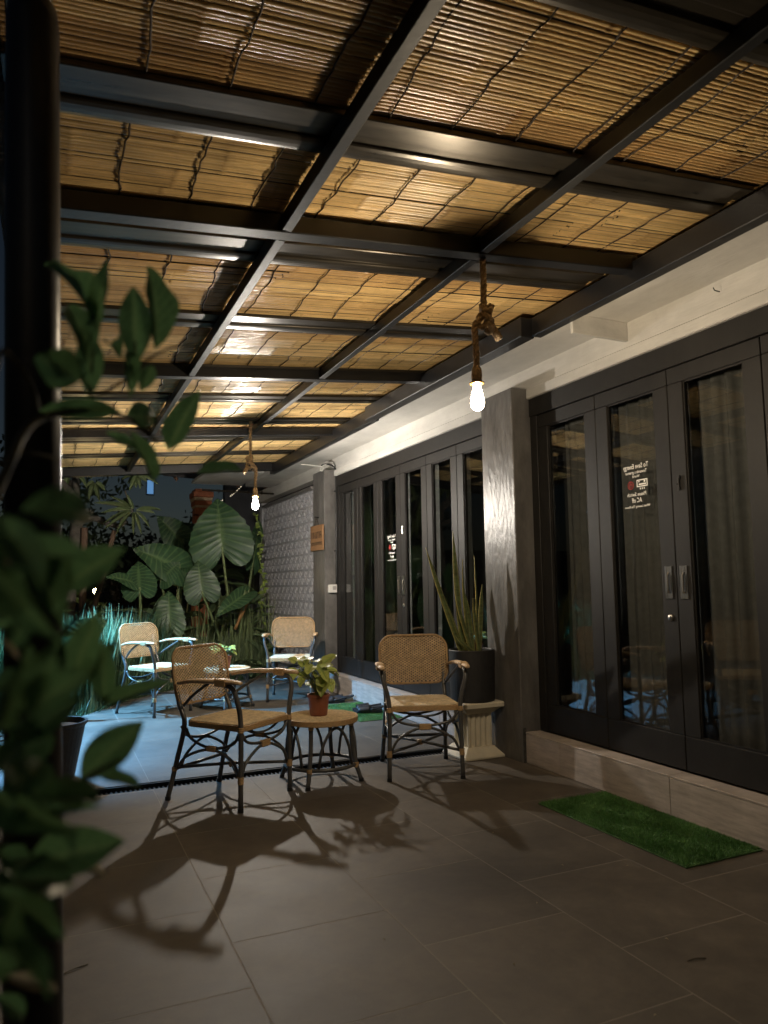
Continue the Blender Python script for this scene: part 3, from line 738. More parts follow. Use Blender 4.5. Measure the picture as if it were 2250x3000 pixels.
# ------------------------------------------------------------------ leaves
def leaf_mesh(name, width_f, n=9, cup=.10, droop=.15, half=3, wave=0., vein=1.):
    m = MB()
    for i in range(n+1):
        t = i/n; wd = width_f(t)
        for j in range(-half, half+1):
            u = j/half; x = u*wd
            z = cup*abs(u)*wd*1.0-droop*t*t+wave*math.sin(t*13+u*2)*abs(u)
            m.mk[len(m.v)] = vein if j == 0 else (.3 if abs(j) == half else (.45 if (i+abs(j)) % 2 == 0 else 0.))
            m.v.append((x, t, z))
    W = 2*half+1
    for i in range(n):
        for j in range(W-1): m.f.append((i*W+j, i*W+j+1, (i+1)*W+j+1, (i+1)*W+j)); m.mi.append(0)
    return m.mesh(name)
def lens(p, q=.75): return lambda t: .5*(math.sin(math.pi*min(1, max(0, t))**p))**q+.002
LEAF_A = leaf_mesh('leaf', lens(.95, .85), 16, .25, .10, 4, .02); LEAF_B = leaf_mesh('leaf', lens(.85, .9), 16, .35, .22, 4, .03)
LEAF_C = leaf_mesh('leaf', lens(.62, .72), 10, .22, .20, 3, .03); LEAF_L = leaf_mesh('leaf', lens(.75, .7), 10, .3, .16, 2)
for me in (LEAF_A, LEAF_B): me.materials.append(shrub_m)
LEAF_C.materials.append(pothos_m); LEAF_L.materials.append(frang_m)
LEAF_P = LEAF_A.copy(); LEAF_P.materials.clear(); LEAF_P.materials.append(pale_m)
LEAF_D = leaf_mesh('leaf', lens(.7, .7), 8, .4, .2, 2); LEAF_D.materials.append(dry_m)
for me in (LEAF_A, LEAF_B, LEAF_C, LEAF_L, LEAF_P, LEAF_D): me.polygons.foreach_set('use_smooth', [True]*len(me.polygons))

# elephant ear leaf: side veins run from the midrib to a heart-shaped margin
def alocasia_mesh(seed=0, ragged=0.):
    rr = random.Random(seed)
    cpts = [(.03, -.10), (.13, -.27), (.27, -.33), (.41, -.20), (.47, .05), (.45, .30), (.36, .56), (.22, .78), (.09, .94), (0, 1.04)]
    marg = curve_pts([(x, y, 0) for x, y in cpts], 8); NS = len(marg)
    m = MB()
    for side in (-1, 1):
        o = len(m.v); NV = 6
        for i, p in enumerate(marg):
            s = i/(NS-1); my = max(0., (s-.22)/.78)*1.02; ridge = 1 if i % 5 == 0 else (.25 if i % 5 in (1, 4) else 0)
            rag = 1+ragged*rr.uniform(-1, .3)+.035*abs(math.sin(math.pi*i/5))*(1 if i > 12 else .3)
            for v in range(NV+1):
                u = v/NV; x = side*p.x*u*rag; y = my+(p.y-my)*u
                z = .16*abs(x)+(-.13*y*y)-(.30*x*x)+.010*(ridge-.4)*math.sin(math.pi*min(1, u*1.1))+.02*math.sin(s*19)*u*u
                mk = 1. if v == 0 else (.8 if i % 5 == 0 else 0.)
                m.mk[len(m.v)] = mk; m.v.append((x, y, z))
        for i in range(NS-1):
            for v in range(NV):
                q = (o+i*(NV+1)+v, o+i*(NV+1)+v+1, o+(i+1)*(NV+1)+v+1, o+(i+1)*(NV+1)+v)
                m.f.append(q if side > 0 else q[::-1]); m.mi.append(0)
    me = m.mesh('leaf'); me.materials.append(alo_m); me.polygons.foreach_set('use_smooth', [True]*len(me.polygons)); return me
ALO = [alocasia_mesh(1, .01), alocasia_mesh(2, .04), alocasia_mesh(3, .09), alocasia_mesh(4, .02)]

# ------------------------------------------------------------------ potted variegated plants on the tables
def small_plant(x, y, z, label, seed, scale=1.):
    rr = random.Random(seed)
    p = thing('flower_pot', 'terracotta coloured plastic pot on the %s' % ('near round table' if seed == 1 else 'far round table'), 'pot', (x, y, z), group='pots on the tables')
    s = scale
    m = MB(); m.lathe([(.052*s, .001), (.056*s, .012), (.066*s, .10*s), (.070*s, .118*s), (.074*s, .120*s), (.074*s, .136*s), (.068*s, .136*s), (.064*s, .115*s)], (x, y, z), 28, cap=True); m.build('pot_wall', terra_m, p, smooth=False)
    m = MB(); m.lathe([(.062*s, .117*s), (.03*s, .122*s), (.002, .120*s)], (x, y, z), 16); m.build('potting_soil', soil_m, p)
    t = thing('potted_plant', label, 'plant', (x, y, z+.12*s), group='plants on the tables')
    return t, rr, s
def pot_leaves(t, rr, s, specs, c):
    for (bx, by, bz, tx, ty, tz, wd) in specs:
        b_ = Vector((bx, by, bz)); e = Vector((tx, ty, tz)); cc = Vector(c)
        m = MB(); m.tube(curve_pts([cc+Vector((rr.uniform(-.02, .02), rr.uniform(-.02, .02), 0)), (cc+b_)/2+Vector((0, 0, .03)), b_], 4), .0032, 5); m.build('stem', stem_m, t)
        out = (b_-cc); out.z = abs(out.z)*.3; nrm = Vector((out.x*.4-.15, out.y*.4-.5, .9))
        inst(LEAF_C, 'leaf', t, frame(b_, e, nrm, wd))
t, rr, s = small_plant(1.578, 4.552, .3945, 'yellow green variegated leafy plant in the pot on the near table', 1)
# leaf base and tip in display pixels, each with its own distance
def px(x, y, Y): return atY(x, y, Y)
sp = []
q = lambda zx, zy: ((820+zx*.19893)/1.35624, (1890+zy*.19893)/1.35624)
for (b0, b1, t0, t1, wd, dy) in ((240, 250, 130, 180, .055, .02), (330, 240, 240, 160, .06, .10), (210, 330, 140, 550, .058, -.05), (330, 470, 290, 600, .042, -.08), (330, 330, 400, 190, .06, .06),
        (480, 300, 400, 400, .06, -.09), (500, 360, 400, 300, .05, .0), (560, 280, 690, 460, .062, -.08), (640, 280, 830, 100, .06, .02), (700, 330, 900, 400, .035, .08), (650, 450, 600, 740, .07, -.10),
        (700, 500, 790, 690, .055, -.06), (560, 250, 480, 210, .05, .12), (420, 260, 500, 330, .06, .03), (610, 330, 660, 240, .05, .1), (280, 350, 250, 420, .045, .05), (450, 220, 380, 170, .05, .1), (690, 420, 760, 520, .05, .03)):
    bx, by = q(b0, b1); tx, ty = q(t0, t1); B = px(bx, by, 4.55+dy*.5); T = px(tx, ty, 4.55+dy*1.2)
    sp.append((*B, *T, wd*1.3))
for k in range(16):
    a = k*2.399; r1 = rr.uniform(.02, .07); r2 = r1+rr.uniform(.06, .11); z1 = .58+rr.uniform(0, .13)
    sp.append((1.578+r1*math.cos(a), 4.552+r1*math.sin(a), z1, 1.578+r2*math.cos(a), 4.552+r2*math.sin(a), z1+rr.uniform(-.05, .05), rr.uniform(.05, .075)))
pot_leaves(t, rr, s, sp, (1.578, 4.552, .515))
t, rr, s = small_plant(1.630, 7.60, .3945, 'pale green leafy plant in the pot on the far table', 2, .95)
sp = []
for k in range(14):
    a = k*2.4; r1 = rr.uniform(.03, .07); r2 = r1+rr.uniform(.06, .10); z1 = .52+rr.uniform(.03, .12)
    sp.append((1.63+r1*math.cos(a), 7.60+r1*math.sin(a), z1, 1.63+r2*math.cos(a)-.03, 7.60+r2*math.sin(a), z1+rr.uniform(-.03, .05), rr.uniform(.035, .05)))
pot_leaves(t, rr, s, sp, (1.63, 7.60, .51))

def debris(x, y, ln_, rz, label, m_):
    p = CAM+ray(x, y)*(-CAM_H/ray(x, y).z); t = thing('fallen_twig' if ln_ > .06 else 'fallen_leaf', label, 'twig' if ln_ > .06 else 'leaf', (p.x, p.y, .001), R_(rz))
    if ln_ > .06: m = MB(); m.tube(curve_pts([(-ln_/2, 0, .002), (0, .006, .003), (ln_/2, 0, .002)], 4), .0018, 5)
    else:
        m = MB(); m.add([(-ln_/2, 0, .001), (-.1*ln_, -.22*ln_, .003), (ln_/2, 0, .002), (0, .2*ln_, .004), (0, 0, .006)], [(0, 1, 4), (1, 2, 4), (2, 3, 4), (3, 0, 4)])
    m.build('scrap', m_, t, local=True)
debris(155, 2100, .11, 28, 'thin dark twig on the tiles at the lower left beside the post', twig_m)
debris(180, 1794, .045, 5, 'small dark leaf scrap on the tiles below the left planter', twig_m)
debris(1505, 2075, .07, -10, 'short dark twig on the tiles at the lower right', twig_m)
PET = ('by the shadow of the right near chair', 'in the middle of the near floor', 'below the middle of the near floor', 'below the near end of the near doormat', 'left of the near doormat', 'lowest at the right near the frame edge', 'lower centre in front of the plant shadow', 'between the doormat and the right chair shadow')
for k, (x, y) in enumerate(((1065, 1800), (1160, 1952), (1110, 2085), (1440, 2030), (1355, 1872), (1415, 2195), (830, 2030), (1215, 1870))):
    debris(x, y, .014, 40*k, 'tiny pale petal on the tiles, ' + PET[k], pale_m)
# ------------------------------------------------------------------ pedestal, black planter, snake plant
PX, PY = 2.785, 4.672
t = thing('plaster_pedestal', 'cream fluted plaster pedestal standing against the near grey pillar', 'pedestal', (PX, PY, 0))
def sq(m, hw, z0, z1, hw2=None):
    h2 = hw2 if hw2 is not None else hw
    m.add([(PX-hw, PY-hw, z0), (PX+hw, PY-hw, z0), (PX+hw, PY+hw, z0), (PX-hw, PY+hw, z0), (PX-h2, PY-h2, z1), (PX+h2, PY-h2, z1), (PX+h2, PY+h2, z1), (PX-h2, PY+h2, z1)],
          [(0, 3, 2, 1), (4, 5, 6, 7), (0, 1, 5, 4), (1, 2, 6, 5), (2, 3, 7, 6), (3, 0, 4, 7)])
m = MB(); m.bbox((PX-.163, PY-.163, 0), (PX+.163, PY+.163, .018), .004); sq(m, .160, .0185, .075, .108); m.build('base', plaster_m, t)
# shaft with round flutes cut into each face
ring = []; hw = .098
for f in range(4):
    for i in range(25):
        u = -1+2*i/25; dpt = 0
        fl_ = (u+.84)/1.68*4
        if 0 <= fl_ < 4: dpt = .016*max(0, math.sin(math.pi*((fl_ % 1)*1.25-.125)))
        x, y = u*hw, -(hw-dpt)
        a = f*math.pi/2; ring.append((PX+x*math.cos(a)-y*math.sin(a), PY+x*math.sin(a)+y*math.cos(a)))
N = len(ring); m = MB(); m.add([(x, y, .0755) for x, y in ring]+[(x, y, .305) for x, y in ring], [(i, (i+1) % N, N+(i+1) % N, N+i) for i in range(N)]+[tuple(range(N, 2*N))])
m.build('fluted_shaft', plaster_m, t)
m = MB(); sq(m, .104, .3055, .345, .150); m.bbox((PX-.168, PY-.168, .3455), (PX+.168, PY+.168, .385), .007); m.build('capital', plaster_m, t)
t = thing('black_planter', 'matte black cylinder planter on the cream pedestal', 'planter', (PX, PY-.01, .3855))
m = MB(); m.lathe([(.155, .386), (.158, .392), (.165, .735), (.166, .742), (.163, .747), (.156, .747), (.153, .74), (.150, .70)], (PX, PY-.01, 0), 40); m.build('pot_wall', pot_m, t, smooth=False)
m = MB(); m.lathe([(.150, .702), (.06, .712), (.002, .71)], (PX, PY-.01, 0), 20); m.build('potting_soil', soil_m, t)
sn = thing('snake_plant', 'tall snake plant with yellow edged blades in the black planter', 'plant', (PX, PY, .71))
def blade(bx, by, tip, wd, bend, face, name='blade'):
    B = Vector((bx, by, .70)); T = Vector(tip); m = MB(); N = 16; side = Vector((math.cos(face), math.sin(face), 0))
    nrm = (T-B).normalized().cross(side)
    for i in range(N+1):
        u = i/N; c = B.lerp(T, u)+nrm*bend*math.sin(math.pi*u*.9)+side*bend*.5*math.sin(math.pi*u)
        hw = wd/2*(.72+.55*math.sin(math.pi*min(1, u*.8+.12)))*(1-max(0, (u-.72)/.28)**1.6)+.0008
        tw = side*math.cos(u*.5)+nrm*math.sin(u*.5)
        for k, e in enumerate((-1, -.88, 0, .88, 1)):
            m.mk[len(m.v)] = 1. if abs(e) > .9 else (.25 if abs(e) > .7 else 0.)
            m.v.append(tuple(c+tw*hw*e+nrm*abs(e)*hw*.45))
    for i in range(N):
        for k in range(4): m.f.append((i*5+k, i*5+k+1, (i+1)*5+k+1, (i+1)*5+k)); m.mi.append(0)
    o = m.build(name, sans_m, sn, smooth=True); md = o.modifiers.new('s', 'SOLIDIFY'); md.thickness = .004
for (dx, tx, ty, wd, bend, f, Yd) in ((-.085, 921, 1183, .052, .015, .1, -.03), (-.05, 978, 1148, .046, -.02, -.2, .05), (-.02, 1002, 1208, .036, .03, .3, -.04), (.005, 984, 1285, .05, .0, .2, -.05), (-.05, 962, 1296, .042, -.015, 0, .02),
        (.03, 1005, 1282, .044, .02, -.3, .03), (.06, 1022, 1200, .034, -.03, .4, .0), (.06, 1022, 1292, .044, .0, .1, -.06), (.085, 1042, 1262, .040, .01, -.2, .03), (-.02, 1012, 1385, .036, .04, .5, -.07), (.05, 985, 1375, .036, -.03, -.1, -.08), (.0, 1000, 1330, .04, .0, .0, .06)):
    blade(PX+dx*.9, PY-.01+Yd*.6, atY(tx, ty, PY+Yd), wd*.78, bend, f)

# ------------------------------------------------------------------ grass doormats
def doormat(x0, y0, wx, ly, rz, nb, label, seed):
    t = thing('grass_doormat', label, 'doormat', (x0, y0, .001), R_(rz), group='grass doormats by the step')
    m = MB(); m.bbox((0, 0, 0), (wx, ly, .006), .002); m.build('backing', backing_m, t, local=True)
    rr = random.Random(seed); m = MB()
    for i in range(nb):
        x, y = rr.uniform(.002, wx-.002), rr.uniform(.002, ly-.002); h = rr.uniform(.010, .019); a = rr.uniform(0, 6.28); w_ = .0016
        fx, fy = .003*math.sin(x*23+y*11), .003*math.cos(x*17-y*19); h *= .9+.12*math.sin(x*31+1)*math.sin(y*27); lx, ly_ = fx+rr.uniform(-.007, .007), fy+rr.uniform(-.007, .007)
        m.add([(x-w_*math.cos(a), y-w_*math.sin(a), .005), (x+w_*math.cos(a), y+w_*math.sin(a), .005), (x+lx, y+ly_, .005+h)], [(0, 1, 2)])
    m.build('turf', turf_m, t, local=True, kind='stuff')
doormat(2.492, 2.448, .468, 1.04, 0.4, 26000, 'green artificial grass doormat on the tiles below the near doors', 1)
doormat(2.545, 6.215, .43, 1.0, 0.6, 9000, 'green artificial grass doormat at the far step with black sandals on it', 2)

# ------------------------------------------------------------------ footwear
def sandal(x, y, z, rz, sole_m, strap_m, label, L=.27, kind='slide'):
    t = thing('sandal', label, 'sandal', (x, y, z), R_(rz), group='footwear by the far step')
    def hw(u): return .036+.012*math.sin(math.pi*(u*.95+.02))+.010*math.sin(math.pi*max(0, u-.35)/.65)
    N = 14; pts = [(hw(i/N)*(math.sin(math.pi*min(1, max(.0, .06+.88*i/N)))**.35), L*i/N) for i in range(N+1)]
    ring = [(a, b_) for a, b_ in pts]+[(-a, b_) for a, b_ in pts[::-1]]; K = len(ring)
    m = MB(); m.add([(a, b_, 0) for a, b_ in ring]+[(a*1.05, b_, .012) for a, b_ in ring]+[(a*.96, b_, .024+.012*max(0, .45-b_/L)) for a, b_ in ring], [tuple(range(K))[::-1]]+[(i, (i+1) % K, K+(i+1) % K, K+i) for i in range(K)]+[(K+i, K+(i+1) % K, 2*K+(i+1) % K, 2*K+i) for i in range(K)]+[tuple(range(2*K, 3*K))])
    m.build('sole', sole_m, t, local=True)
    m = MB(); A = 11
    u0, u1 = (.42, .86) if kind == 'slide' else (.5, .95)
    for j in range(6):
        u = u0+(u1-u0)*j/5; w_ = hw(u)*1.02
        for i in range(A):
            an = math.pi*i/(A-1); m.v.append((w_*math.cos(an), L*u, .014+.052*(1-.35*j/5)*math.sin(an)**.8))
    for j in range(5):
        for i in range(A-1): m.f.append((j*A+i, j*A+i+1, (j+1)*A+i+1, (j+1)*A+i)); m.mi.append(0)
    o = m.build('strap', strap_m, t, smooth=True, local=True); md = o.modifiers.new('s', 'SOLIDIFY'); md.thickness = .005
    m = MB(); m.tube(curve_pts([(hw(.4), L*.42, .03), (hw(.1)*.9, L*.06, .045), (0, -.006, .055), (-hw(.1)*.9, L*.06, .045), (-hw(.4), L*.42, .03)], 4), .006, 6, flat=1.6); m.build('heel_strap', strap_m, t, smooth=True, local=True)
rub = mat('black_rubber', (.012, .012, .013), .55, var=.3, scale=30, bump=.1); lea = mat('tan_footbed', (.30, .20, .11), .6, var=.2, scale=20)
grey_sh = mat('dark_grey_shoe', (.022, .023, .028), .5, var=.4, scale=40)
sandal(2.90, 6.52, .018, 68, rub, rub, 'black sandal on the far grass doormat, nearer of the pair')
sandal(2.93, 6.64, .018, 74, rub, rub, 'black sandal on the far grass doormat, farther of the pair')
sandal(2.83, 7.33, .001, 72, grey_sh, grey_sh, 'dark strappy sandal on the tiles beyond the far doormat')
sandal(2.95, 7.40, .001, 80, lea, grey_sh, 'tan soled sandal against the far step')

# ------------------------------------------------------------------ fittings on the far pillar
t = thing('switch_box', 'small white switch box on the far grey pillar', 'switch', (3.045, 8.278, 1.13))
m = MB(); m.bbox((2.992, 8.235, 1.132), (3.098, 8.2795, 1.228), .006); m.build('casing', mat('white_plastic', (.72, .70, .66), .45, var=.05), t)
m = MB(); m.bbox((3.040, 8.230, 1.165), (3.082, 8.2349, 1.21), .002); m.build('rocker', mat('grey_plastic', (.36, .34, .32), .5, var=.05), t)
t = thing('black_conduit', 'black cable conduit running down the far grey pillar to the switch box', 'conduit', (3.08, 8.26, 1.23))
m = MB(); m.tube(curve_pts([(2.93, 8.30, 2.66), (2.96, 8.275, 2.672), (3.03, 8.258, 2.668), (3.085, 8.258, 2.63), (3.098, 8.262, 2.55), (3.098, 8.262, 2.2), (3.098, 8.262, 1.7), (3.096, 8.262, 1.232)], 5), .011, 8); m.build('pipe', plastic_m, t, smooth=True)
for zz in (2.34, 1.62):
    m = MB(); m.bbox((3.075, 8.25, zz), (3.112, 8.2795, zz+.02), .003); m.build('clip', plastic_m, t)
t = thing('white_cable', 'loose white cable looping off the top of the far grey pillar', 'cable', (2.96, 8.27, 2.62))
m = MB(); m.tube(curve_pts([(2.66, 8.26, 2.655), (2.80, 8.25, 2.645), (2.90, 8.26, 2.64), (2.94, 8.262, 2.615), (2.918, 8.258, 2.585), (2.90, 8.256, 2.61), (2.95, 8.262, 2.66), (3.02, 8.265, 2.675)], 6), .006, 6); m.build('wire', mat('cable_white', (.55, .54, .50), .5, var=.1), t, smooth=True)
t = thing('wooden_sign', 'small brown wooden sign hanging on the far grey pillar', 'sign', (2.945, 8.49, 1.64))
m = MB(); m.bbox((2.926, 8.262, 1.642), (2.9445, 8.715, 1.950), .003); sg = m.build('board', sign_m, t)
m = MB()
for k, yy in enumerate((8.31, 8.355, 8.39, 8.445, 8.475, 8.52, 8.565, 8.60, 8.65)):
    m.box((2.9245, yy, 1.79), (2.9262, yy+.016, 1.868))
m.box((2.9243, 8.326, 1.858), (2.9261, 8.36, 1.868)); m.box((2.9243, 8.326, 1.822), (2.9261, 8.352, 1.832)); m.box((2.9243, 8.406, 1.858), (2.9261, 8.445, 1.868)); m.box((2.9243, 8.49, 1.79), (2.9261, 8.52, 1.80))
m.build('lettering', ink_m, sg)
m = MB()
for k in range(11): m.box((2.9245, 8.30+k*.036, 1.705), (2.9262, 8.318+k*.036, 1.745))
m.box((2.9243, 8.29, 1.735), (2.9261, 8.69, 1.741)); m.build('lettering', ink_m, sg)
m = MB(); m.tube([(2.930, 8.40, 1.945), (2.92, 8.48, 2.04), (2.930, 8.57, 1.945)], .003, 5); m.build('cord', string_m, t)
m = MB(); m.tube([(2.956, 8.48, 2.045), (2.90, 8.48, 2.05)], .006, 6); m.build('hanger_peg', black_m, t)

# ------------------------------------------------------------------ breeze block screen beyond the far pillar
bw = thing('breeze_block_wall', 'grey pierced breeze block screen beyond the far pillar', 'wall', (2.99, 9.6, 0))
def block_mesh():
    m = MB(); S = .2; T = .010
    fr_ = .013
    m.box((-T, 0, 0), (T, S-.003, fr_)); m.box((-T, 0, S-.003-fr_), (T, S-.003, S-.003)); m.box((-T+.0005, 0, fr_), (T-.0005, fr_, S-.003-fr_)); m.box((-T+.0005, S-.003-fr_, fr_), (T-.0005, S-.003, S-.003-fr_))
    m.box((-T+.001, .006+S/2-fr_, fr_), (T-.001, S/2+.004, S-fr_)); m.box((-T+.0015, fr_, .006+S/2-fr_), (T-.0015, S-fr_, S/2+.004))
    for cy, cz, sg_ in ((.052, .052, 1), (.148, .052, -1), (.052, .148, -1), (.148, .148, 1)):
        h = .050; d_ = .022
        for off in (0.,):
            a = (cy-h*.72+off*.75, cz-sg_*h*.72-sg_*off*.75*1); b_ = (cy+h*.72+off*.75, cz+sg_*h*.72-sg_*off*.75)
            vy, vz = b_[0]-a[0], b_[1]-a[1]; L = math.hypot(vy, vz); ny, nz = -vz/L*d_*.6, vy/L*d_*.6
            vs = []
            for X in (-T+.002, T-.002):
                for (p, q_) in ((a, 1), (b_, 1), (b_, -1), (a, -1)): vs.append((X, p[0]+ny*q_, p[1]+nz*q_))
            m.add(vs, [(0, 1, 2, 3), (7, 6, 5, 4), (0, 4, 5, 1), (1, 5, 6, 2), (2, 6, 7, 3), (3, 7, 4, 0)])
    me = m.mesh('breeze_block'); me.materials.append(breeze_m); return me
BM_ = block_mesh()
for j in range(12):
    for i in range(12):
        inst(BM_, 'breeze_block', bw, Matrix.Translation((2.975, 8.705+.2*i, .02+.2*j)))
m = MB(); m.box((2.93, 8.705, -.12), (3.07, 11.15, .018)); m.build('plinth', breeze_m, bw)
m = MB(); m.box((2.94, 11.11, -.1), (3.09, 11.24, 2.5)); m.build('end_post', breeze_m, bw)
m = MB(); m.bbox((2.93, 8.705, 2.422), (3.07, 11.105, 2.46), .003); m.build('coping', pillar_m, bw)
t = thing('curtain_rail', 'thin metal rail with rings under the soffit beyond the far pillar', 'rail', (2.85, 11.0, 2.6))
m = MB(); m.tube([(2.0, 11.0, 2.66), (3.1, 11.0, 2.64)], .014, 6); m.build('bar', steel_m, t)
for k in range(4):
    m = MB(); m.tube([(2.25+.22*k+.0*math.cos(a*math.pi/5), 11.0+.03*math.cos(a*math.pi/5), 2.65+.03*math.sin(a*math.pi/5)) for a in range(10)], .005, 5, closed=True); m.build('ring', steel_m, t)
b = MB(); b.box((1.9, 9.9, 2.79), (2.655, 11.3, 2.83)); b.build('soffit', white_m, bl)

# ------------------------------------------------------------------ planter by the post
t = thing('tapered_planter', 'dark tapered planter bowl by the post at the left edge of the patio', 'planter', (.035, 5.36, 0))
m = MB(); m.lathe([(.135, 0), (.140, .02), (.195, .33), (.208, .345), (.208, .362), (.192, .362), (.182, .32)], (.035, 5.36, 0), 36); m.build('pot_wall', pot_m, t, smooth=False)
m = MB(); m.lathe([(.184, .325), (.09, .338), (.002, .335)], (.035, 5.36, 0), 20); m.build('potting_soil', mat('dry_soil', (.13, .085, .05), .95, var=.4, scale=30, bump=.5), t)

# ------------------------------------------------------------------ garden
def leaf_on(parent, me, b, tpt, nrm, wd): return inst(me, 'leaf', parent, frame(b, tpt, nrm, wd))
CAMV = lambda p: (CAM-Vector(p)).normalized()
def alocasia(name_label, root, leaves, seed):
    """leaves: (sinus px, tip px, width m, distance, tilt) ; petiole from the root to the leaf sinus"""
    t = thing('elephant_ear_plant', name_label, 'plant', root, group='elephant ears in the garden')
    rr = random.Random(seed)
    for (sx, sy, tx, ty, wd, Ys, Yt, nx, nz) in leaves:
        S = atY(sx, sy, Ys); T = atY(tx, ty, Yt); nrm = CAMV(S)+Vector((nx, 0, nz))
        me = ALO[rr.randint(0, 3)]; leaf_on(t, me, S, T, nrm, wd/.94)
        R0 = Vector(root)+Vector((rr.uniform(-.07, .07), rr.uniform(-.07, .07), 0))
        back = (S-T).normalized()
        m = MB(); P = curve_pts([R0, R0.lerp(S, .55)+Vector((0, .04, .06)), S+back*.02+Vector((0, .012, 0)), S+(T-S)*.05+Vector((0, .006, 0))], 6)
        m.tube(P, [.022-.012*i/len(P) for i in range(len(P))], 7); m.build('petiole', stem_m, t, smooth=True)
    return t
alocasia('largest elephant ear plant, its huge ribbed leaf standing below the white bulb', (2.32, 9.95, -.1), [
    (481, 1190, 468, 1078, .84, 9.85, 9.9, -.1, .12), (529, 1284, 471, 1322, .26, 9.6, 9.3, .2, .8), (548, 1205, 568, 1110, .34, 10.3, 10.5, 1.2, .2), (438, 1282, 427, 1212, .46, 9.75, 9.8, .0, .1)], 1)
alocasia('elephant ear plant with a broad drooping leaf, between the grass and the largest plant', (1.55, 10.0, -.1), [
    (386, 1226, 298, 1182, .52, 9.9, 9.7, .2, .45), (392, 1222, 428, 1196, .30, 10.05, 10.1, -.3, .5), (367, 1352, 364, 1276, .38, 9.4, 9.5, .0, .3), (350, 1250, 385, 1215, .30, 9.8, 9.7, .3, .6)], 2)
alocasia('elephant ear plant with a torn leaf lit cyan beside the tall grass', (1.02, 9.6, -.1), [
    (302, 1275, 296, 1212, .42, 9.3, 9.4, -.3, .3), (302, 1262, 237, 1239, .26, 9.4, 9.2, .0, .9), (355, 1335, 352, 1285, .28, 9.6, 9.7, .2, .3)], 3)
alocasia('elephant ear plant with a bright green leaf low at the left garden edge', (.02, 7.9, -.1), [
    (140, 1395, 228, 1338, .34, 7.6, 7.5, .1, .12), (128, 1420, 168, 1375, .26, 7.6, 7.5, .1, .1)], 4)
alocasia('elephant ear plant in shade at the back of the garden', (1.75, 11.6, -.1), [
    (395, 1172, 345, 1115, .5, 11.5, 11.4, .2, .3), (430, 1175, 392, 1128, .45, 11.6, 11.7, -.2, .3)], 5)
# tall grass beds (nobody could count the blades)
def grass(name, label, n, place, hmin, hmax, wd, seed, m_, lean=.10, parent=None):
    rr = random.Random(seed); m = MB()
    for i in range(n):
        x, y = place(rr); h = rr.uniform(hmin, hmax); a = rr.uniform(0, 6.28); lx, ly = rr.gauss(0, lean)*h, rr.gauss(0, lean)*h; w_ = wd*rr.uniform(.6, 1.2)
        dx, dy = math.cos(a)*w_, math.sin(a)*w_; vs = []
        for k, u in enumerate((0, .35, .7, 1.)):
            cx, cy, cz = x+lx*u*u*1.2, y+ly*u*u*1.2, -.12+h*(u-.10*u*u*abs(lx+ly)*4)
            f = (1, .95, .7, .06)[k]; vs += [(cx-dx*f, cy-dy*f, cz), (cx+dx*f, cy+dy*f, cz)]
        m.add(vs, [(0, 1, 3, 2), (2, 3, 5, 4), (4, 5, 7, 6)])
    o = m.build(name, m_, None); o['kind'] = 'stuff'; o['label'] = label; o['category'] = 'grass'; return o
def bed_left(rr):
    x = rr.uniform(-.55, 1.25); return x, max(7.9, far_limit(x))+.10+abs(rr.gauss(0, .42))
grass('tall_grass', 'dense tall grass lit cyan along the left garden edge behind the far chair', 4200, bed_left, .55, 1.12, .0085, 1, grass_m, .08)
def bed_mid(rr):
    x = rr.uniform(.9, 2.7); return x, far_limit(x)+.08+abs(rr.gauss(0, .35))
grass('lit_grass', 'broad upright grass blades at the left garden edge, brightest beside the far chair', 420, lambda rr: (lambda x: (x, max(7.95, far_limit(x))+.06+abs(rr.gauss(0, .16))))(rr.uniform(-.3, 1.0)), .7, 1.2, .014, 21, mat('pale_blade', (.16, .24, .13), .45, var=.4, scale=6, trans=.2), .06)
grass('low_sedge', 'thin shaded sedge between the elephant ears along the garden edge', 2600, bed_mid, .3, .85, .0045, 2, mat('sedge_blade', (.16, .21, .11), .5, var=.4, scale=5, trans=.2), .16)
def bed_edge(rr):
    x = rr.uniform(-.3, 2.9); return x, far_limit(x)+.02+abs(rr.gauss(0, .06))
grass('edge_grass', 'short grass tufts along the curved patio edge', 1500, bed_edge, .10, .30, .004, 5, grass_m, .35)
# upright stems and loose reeds right of the big leaf
grass('garden_reeds', 'upright pale reed stems below the large elephant ear leaf', 160, lambda rr: (rr.uniform(1.75, 2.75), rr.uniform(9.8, 10.4)), .9, 1.55, .007, 9, stem_m, .10)
def bushy(name, label, cx, cy, z0, n, rad, hgt, me, ln, wd, seed, group=None, arch=.6):
    t = thing(name, label, 'plant', (cx, cy, -.1), group=group); rr = random.Random(seed)
    for i in range(n):
        a = rr.uniform(0, 6.28); u = rr.random(); b = Vector((cx+rr.uniform(-.4, .4)*rad, cy+rr.uniform(-.4, .4)*rad, z0+hgt*u*.8)); L = ln*rr.uniform(.7, 1.2)
        e = b+Vector((math.cos(a)*L*arch, math.sin(a)*L*arch, L*rr.uniform(.2, .75)*(1-u*.5))); inst(me, 'leaf', t, frame(b, e, Vector((math.cos(a)*.5, math.sin(a)*.5-.3, 1)), wd))
    m = MB(); m.tube([(cx, cy, -.1), (cx, cy, z0+hgt*.7)], [.018, .008], 6); m.build('stem', twig_m, t); return t
LG = LEAF_L.copy(); LG.materials.clear(); LG.materials.append(attr_mat('fern_leaf', (.085, .14, .065), (.16, .20, .09), .5, .4, .3, 9, trans=.2, obvar=.3))
bushy('cordyline', 'dark broad leaved rosette plant below the breeze block screen', 2.72, 9.95, .25, 16, .3, .35, LG, .42, .085, 3)
bushy('ginger_plant', 'long leaved plant rising behind the far armchair', 2.55, 10.4, .35, 14, .3, .8, LG, .5, .07, 4)
